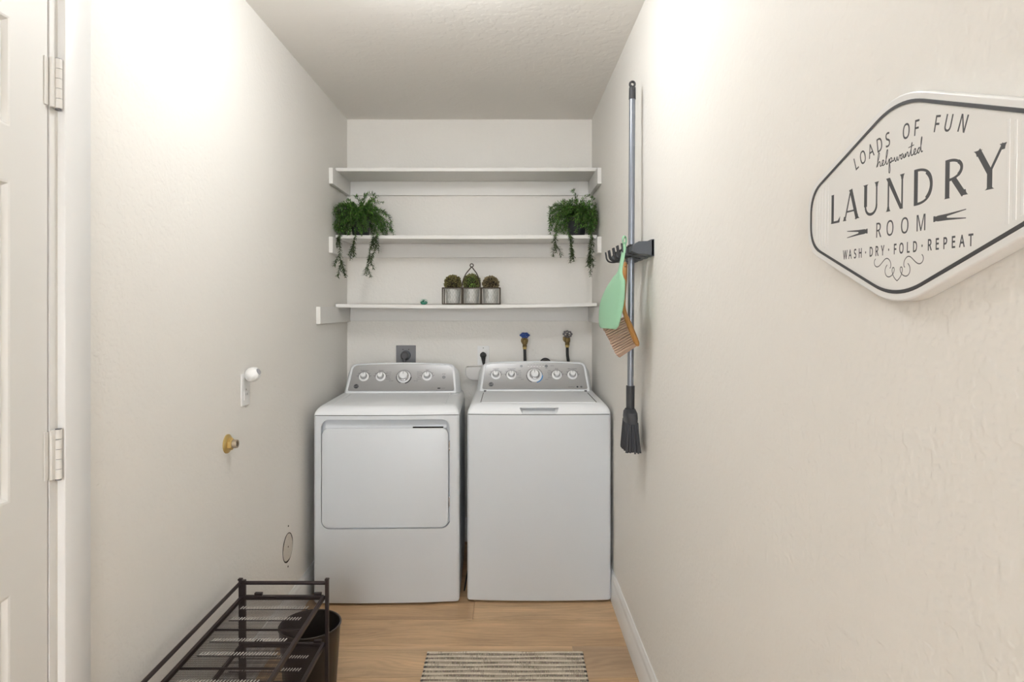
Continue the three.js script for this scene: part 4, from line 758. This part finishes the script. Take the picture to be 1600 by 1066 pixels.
{
  const y = EYE + 0.0178, cx = -0.2015, cz = -3.472;
  const t = thing('wire_caddy', 'rusty brown wire caddy with ring handle on the lowest shelf', 'planter caddy', [cx, y, cz]);
  const w = 0.157, d = 0.049, R = 0.0031;
  const rect = (yy) => tube([V(-w, yy, d), V(0, yy, d), V(w, yy, d), V(w, yy, -d), V(0, yy, -d), V(-w, yy, -d)].flatMap((p) => [p]), R, 96, 8, true);
  const frame = (yy) => mg([rod(V(-w, yy, d), V(w, yy, d), R), rod(V(-w, yy, -d), V(w, yy, -d), R), rod(V(-w, yy, -d), V(-w, yy, d), R), rod(V(w, yy, -d), V(w, yy, d), R)]);
  part('top_rail', frame(0.0905), M.wire, t); part('bottom_rail', frame(0.003), M.wire, t);
  for (const x of [-w, -0.0515, 0.0515, w]) for (const z of [-d, d]) part('upright', rod(V(x, 0.002, z), V(x, 0.0915, z), R * 1.15), M.wire, t);
  for (const x of [-0.0515, 0.0515]) part('cross_wire', rod(V(x, 0.003, -d), V(x, 0.003, d), R), M.wire, t);
  for (const s of [-1, 1]) part('handle_leg', tube([V(s * 0.0515, 0.0905, d), V(s * 0.046, 0.125, d + 0.006), V(s * 0.030, 0.168, 0.034), V(s * 0.012, 0.193, 0.016), V(0, 0.209, 0.004)], R, 30, 8), M.wire, t);
  part('handle_ring', new THREE.TorusGeometry(0.0088, 0.0026, 10, 28).translate(0, 0.2165, 0.003), M.wire, t);
  const spots = [[-0.104, 'left', 0.0500, 0.139, [0.20, 0.175, 0.06]], [0, 'middle', 0.0510, 0.145, [0.17, 0.18, 0.055]], [0.105, 'right', 0.0465, 0.137, [0.24, 0.19, 0.10]]];
  const labels = ['left hammered metal pot with a moss ball in the wire caddy', 'middle hammered metal pot with a greener ball under the ring handle', 'right hammered metal pot with the smallest, brownest ball in the caddy'];
  spots.forEach(([x, , R2, yc, tone], i) => {
    const p = thing('metal_pot', labels[i], 'potted plant', [cx + x, y + 0.006, cz], 0, 'pots in the wire caddy');
    part('pot', lathe([[0, 0], [0.036, 0], [0.0375, 0.002], ...Array.from({ length: 14 }, (_, q) => [0.0375 + 0.007 * q / 13, 0.003 + 0.075 * q / 13]), [0.0465, 0.080], [0.0465, 0.084], [0.0435, 0.084], [0.042, 0.07], [0, 0.07]], 40), galv, p, 'hammered galvanised pot');
    const r = rng(300 + i), pos = [], col = [], nor = [];
    const core = new THREE.SphereGeometry(R2 * 0.8, 20, 14).translate(0, yc - 0.03, 0);
    for (let k = 0; k < 620; k++) {
      const zz = 1 - 1.55 * (k + 0.5) / 620, rr = Math.sqrt(Math.max(0, 1 - zz * zz)), a = k * 2.39996 + r() * 0.5, n = V(rr * Math.cos(a), zz, rr * Math.sin(a));
      const tilt = V(r() - 0.5, r() - 0.5, r() - 0.5).multiplyScalar(1.3), dir = n.clone().add(tilt).normalize(), b = n.clone().multiplyScalar(R2 * (0.72 + 0.1 * r())).add(V(0, yc - 0.03, 0)), L = 0.010 + 0.006 * r(), W = 0.0034 + 0.0016 * r();
      const sd = dir.clone().cross(V(r() - 0.5, r() - 0.5, r() - 0.5)).normalize(), e = b.clone().addScaledVector(dir, L), cup = sd.clone().cross(dir).normalize(), m = b.clone().addScaledVector(dir, L * 0.6).addScaledVector(cup, -0.0016), m1 = m.clone().addScaledVector(sd, W).addScaledVector(cup, 0.0022), m2 = m.clone().addScaledVector(sd, -W).addScaledVector(cup, 0.0022);
      const f = 0.45 + 1.0 * r(), green = i === 1 && n.y < 0.55 && n.z > 0.3 && Math.abs(n.x) < 0.5 ? 1 : 0, c = [tone[0] * f, tone[1] * f * (1 + 0.5 * green), tone[2] * f];
      for (const tri of [[b, m1, m], [m1, e, m], [b, m, m2], [m, e, m2]]) { const nn = tri[1].clone().sub(tri[0]).cross(tri[2].clone().sub(tri[0])).normalize(); for (const q of tri) { pos.push(q.x, q.y, q.z); col.push(...c); nor.push(nn.x, nn.y, nn.z); } }
    }
    const g = new THREE.BufferGeometry(); g.setAttribute('position', new THREE.Float32BufferAttribute(pos, 3)); g.setAttribute('normal', new THREE.Float32BufferAttribute(nor, 3)); g.setAttribute('color', new THREE.Float32BufferAttribute(col, 3));
    const ball = part('moss_ball', core, M.soil, p); stuff(part('leaves', g, M.leaf, ball));
  });
}
{
  const t = thing('laundry_pod', 'small glossy teal capsule on the lowest shelf left of the caddy', 'laundry pod', [-0.463, EYE + 0.0164, -3.45]);
  const film = phys({ color: lin(0.85, 0.93, 0.9), roughness: 0.08, transmission: 1, thickness: 0, ior: 1.3 }), gel = phys({ color: lin(0.005, 0.16, 0.105), roughness: 0.12, clearcoat: 1 });
  const pillow = (a, b, c) => { const g = new THREE.SphereGeometry(1, 28, 18), p = g.attributes.position; for (let i = 0; i < p.count; i++) { const x = p.getX(i), y = p.getY(i), z = p.getZ(i), e = 0.75; p.setXYZ(i, a * Math.sign(x) * Math.pow(Math.abs(x), e), b * y, c * Math.sign(z) * Math.pow(Math.abs(z), e)); } g.computeVertexNormals(); return g; };
  part('gel', mg([pillow(0.020, 0.0105, 0.016).translate(0, 0.011, 0), pillow(0.008, 0.006, 0.008).rotateZ(-0.4).translate(-0.001, 0.022, 0.002)]), gel, t, 'teal gel');
  part('clear_film', pillow(0.0215, 0.0165, 0.0175).translate(0, 0.0165, 0), film, t, 'clear film dome');
}

// ------------------------------------------------------------------ wire shoe rack, waste bin, rug
{
  const t = thing('shoe_rack', 'dark brown metal mesh shoe rack along the left wall', 'shoe rack', [0, 0, 0]);
  const x0 = -0.905, x1 = -0.612, zF = -2.12, zN = -1.42, top = 0.452, q = 0.013;
  const bar = (a, b, r = 0.0062) => rod(a, b, r, r, 12);
  for (const [x, z] of [[x0, zF], [x1, zF], [x0, zN], [x1, zN]]) part('post', mg([box(x < -0.8 ? 0.022 : 0.012, top + 0.002, x < -0.8 ? 0.014 : 0.012, x + (x < -0.8 ? 0.007 : 0), (top + 0.002) / 2 + 0.002, z, 0.002), box(0.014, 0.006, 0.014, x, top + 0.006, z, 0.002), box(0.018, 0.006, 0.018, x, 0.003, z, 0.002)]), M.rack, t);
  for (const z of [zF, zN]) part('end_rail', bar(V(x0, top - 0.006, z), V(x1, top - 0.006, z)), M.rack, t);
  part('side_rail', bar(V(x0, top - 0.006, zF), V(x0, top - 0.006, zN)), M.rack, t);
  for (const y of [0.397, 0.237, 0.08]) {
    const tier = new THREE.Group(); tier.name = 'tier'; t.add(tier);
    const a = x0 + 0.006, b = x1 - 0.012, zf = zF, zn = zN + 0.004;
    part('tier_frame', mg([box(0.011, 0.014, zn - zf, a, y, (zf + zn) / 2, 0.002), box(0.011, 0.014, zn - zf, b, y, (zf + zn) / 2, 0.002), box(b - a, 0.014, 0.012, (a + b) / 2, y, zf, 0.002), box(b - a, 0.014, 0.012, (a + b) / 2, y, zn, 0.002)]), M.rack, tier);
    for (let k = 1; k < 4; k++) part('cross_bar', box(b - a, 0.005, 0.006, (a + b) / 2, y - 0.004, zf + 0.206 * k, 0.001), M.rack, tier);
    const wires = [], P = 0.0046;
    for (let x = a + P; x < b; x += P) wires.push(box(0.0006, 0.0005, zn - zf, x, y + 0.0005, (zf + zn) / 2));
    for (let z = zf + P; z < zn; z += P) wires.push(box(b - a, 0.0005, 0.0008, (a + b) / 2, y - 0.0002, z));
    stuff(part('wire_mesh', mg(wires), M.rack, tier));
    const dash = [], under = [];
    for (const dz of [0.078, 0.150, 0.276, 0.350, 0.482, 0.556]) {   // pale dashes over dark wires, laid in bands across the mesh
      const z = zf + dz;
      for (let x = a + 0.03; x < b - 0.03; x += 0.0088) dash.push(rod(V(x, y + 0.001, z + 0.0055), V(x + 0.0062, y + 0.0042, z - 0.0045), 0.0016, 0.0016, 5));
      under.push(rod(V(a + 0.025, y, z + 0.008), V(b - 0.025, y, z + 0.008), 0.0014, 0.0014, 5));
    }
    stuff(part('pale_dashes', mg(dash), std({ color: lin(0.50, 0.47, 0.44), roughness: 0.4, metalness: 0.4 }), tier)); stuff(part('dark_wires', mg(under), M.rack, tier));
    for (const x of [a + 0.055, b - 0.02]) part('clip', box(0.026, 0.012, 0.012, x, y + 0.010, zF - 0.002, 0.002), M.rack, tier);
  }
}
{
  const t = thing('waste_bin', 'round dark bronze waste bin behind the shoe rack', 'waste bin', [-0.714, 0, -2.262]);
  part('bin_body', lathe([[0, 0.004], [0.088, 0.004], [0.089, 0.0], [0.091, 0.003], [0.1065, 0.232], [0.1045, 0.232], [0.0885, 0.008], [0, 0.008]], 64), M.bin, t);
  part('rolled_rim', new THREE.TorusGeometry(0.1065, 0.0035, 10, 64).rotateX(Math.PI / 2).translate(0, 0.235, 0), M.bin, t);
}
{
  // flat-woven rug: ribs of weft running across, cream and dark
  const t = thing('rug', 'striped cream and charcoal woven rug on the floor in front of washer', 'rug', [-0.013, 0, -1.95]);
  const W = 0.604, L = 1.10, rows = 76, pitch = L / rows, r = rng(55);
  const tex = canvasTexture(1024, 2048, (c, w, h) => {
    for (let i = 0; i < rows; i++) {
      const y0 = h * i / rows, dy = h / rows, light = i % 2 === 0;
      c.fillStyle = light ? '#cbbfac' : '#a09483'; c.fillRect(0, y0, w, dy + 1);
      for (let x = 0; x < w; x += 5) {
        const n = Math.sin(x * 0.012 + i * 2.1) + Math.sin(x * 0.031 + i * 5.3) + 1.6 * (r() - 0.5);
        if (!light && n > -0.5) { c.fillStyle = `rgba(${58 + r() * 30 | 0},${52 + r() * 28 | 0},${46 + r() * 26 | 0},${0.2 + 0.4 * r()})`; c.fillRect(x, y0 + dy * 0.05, 4, dy * 0.9); }
        if (light && n > 1.5) { c.fillStyle = `rgba(120,106,92,0.4)`; c.fillRect(x, y0 + dy * 0.25, 4, dy * 0.7); }
        if (r() < 0.35) { c.fillStyle = light ? 'rgba(236,226,210,0.5)' : 'rgba(205,192,172,0.5)'; c.fillRect(x, y0 + r() * dy, 5, dy * 0.3); }
      }
    }
  });
  const seg = rows * 8, g = new THREE.PlaneGeometry(W, L, 40, seg).rotateX(-Math.PI / 2), p = g.attributes.position;
  for (let i = 0; i < p.count; i++) { const k = (p.getZ(i) + L / 2) / pitch; p.setY(i, 0.0045 + 0.0045 * Math.sqrt(Math.abs(Math.sin(Math.PI * k))) + 0.0006 * Math.sin(p.getX(i) * 40 + k * 3)); p.setZ(i, p.getZ(i) + 0.0018 * Math.sin(p.getX(i) * 17 + Math.floor(k) * 0.7)); }
  g.computeVertexNormals();
  part('woven_field', g, std({ map: tex, roughness: 0.95, side: THREE.DoubleSide }), t);
  part('backing', box(W - 0.006, 0.005, L - 0.006, 0, 0.003, 0, 0.001), std({ color: lin(0.35, 0.31, 0.26), roughness: 1 }), t);
  const light = [], dark = [];
  for (let i = 0; i < rows; i++) for (const s of [-1, 1]) { const k = new THREE.SphereGeometry(0.0055, 8, 6).scale(1.0 + 0.6 * r(), 0.75, 1.15).translate(s * (W / 2 + 0.001), 0.0055, -L / 2 + (i + 0.5) * pitch); (i % 2 ? dark : light).push(k); }
  part('edge_loops', mg(light), std({ color: lin(0.60, 0.53, 0.43), roughness: 1 }), t); part('edge_loops', mg(dark), std({ color: lin(0.10, 0.09, 0.08), roughness: 1 }), t);
}

renderer.render(scene, camera);
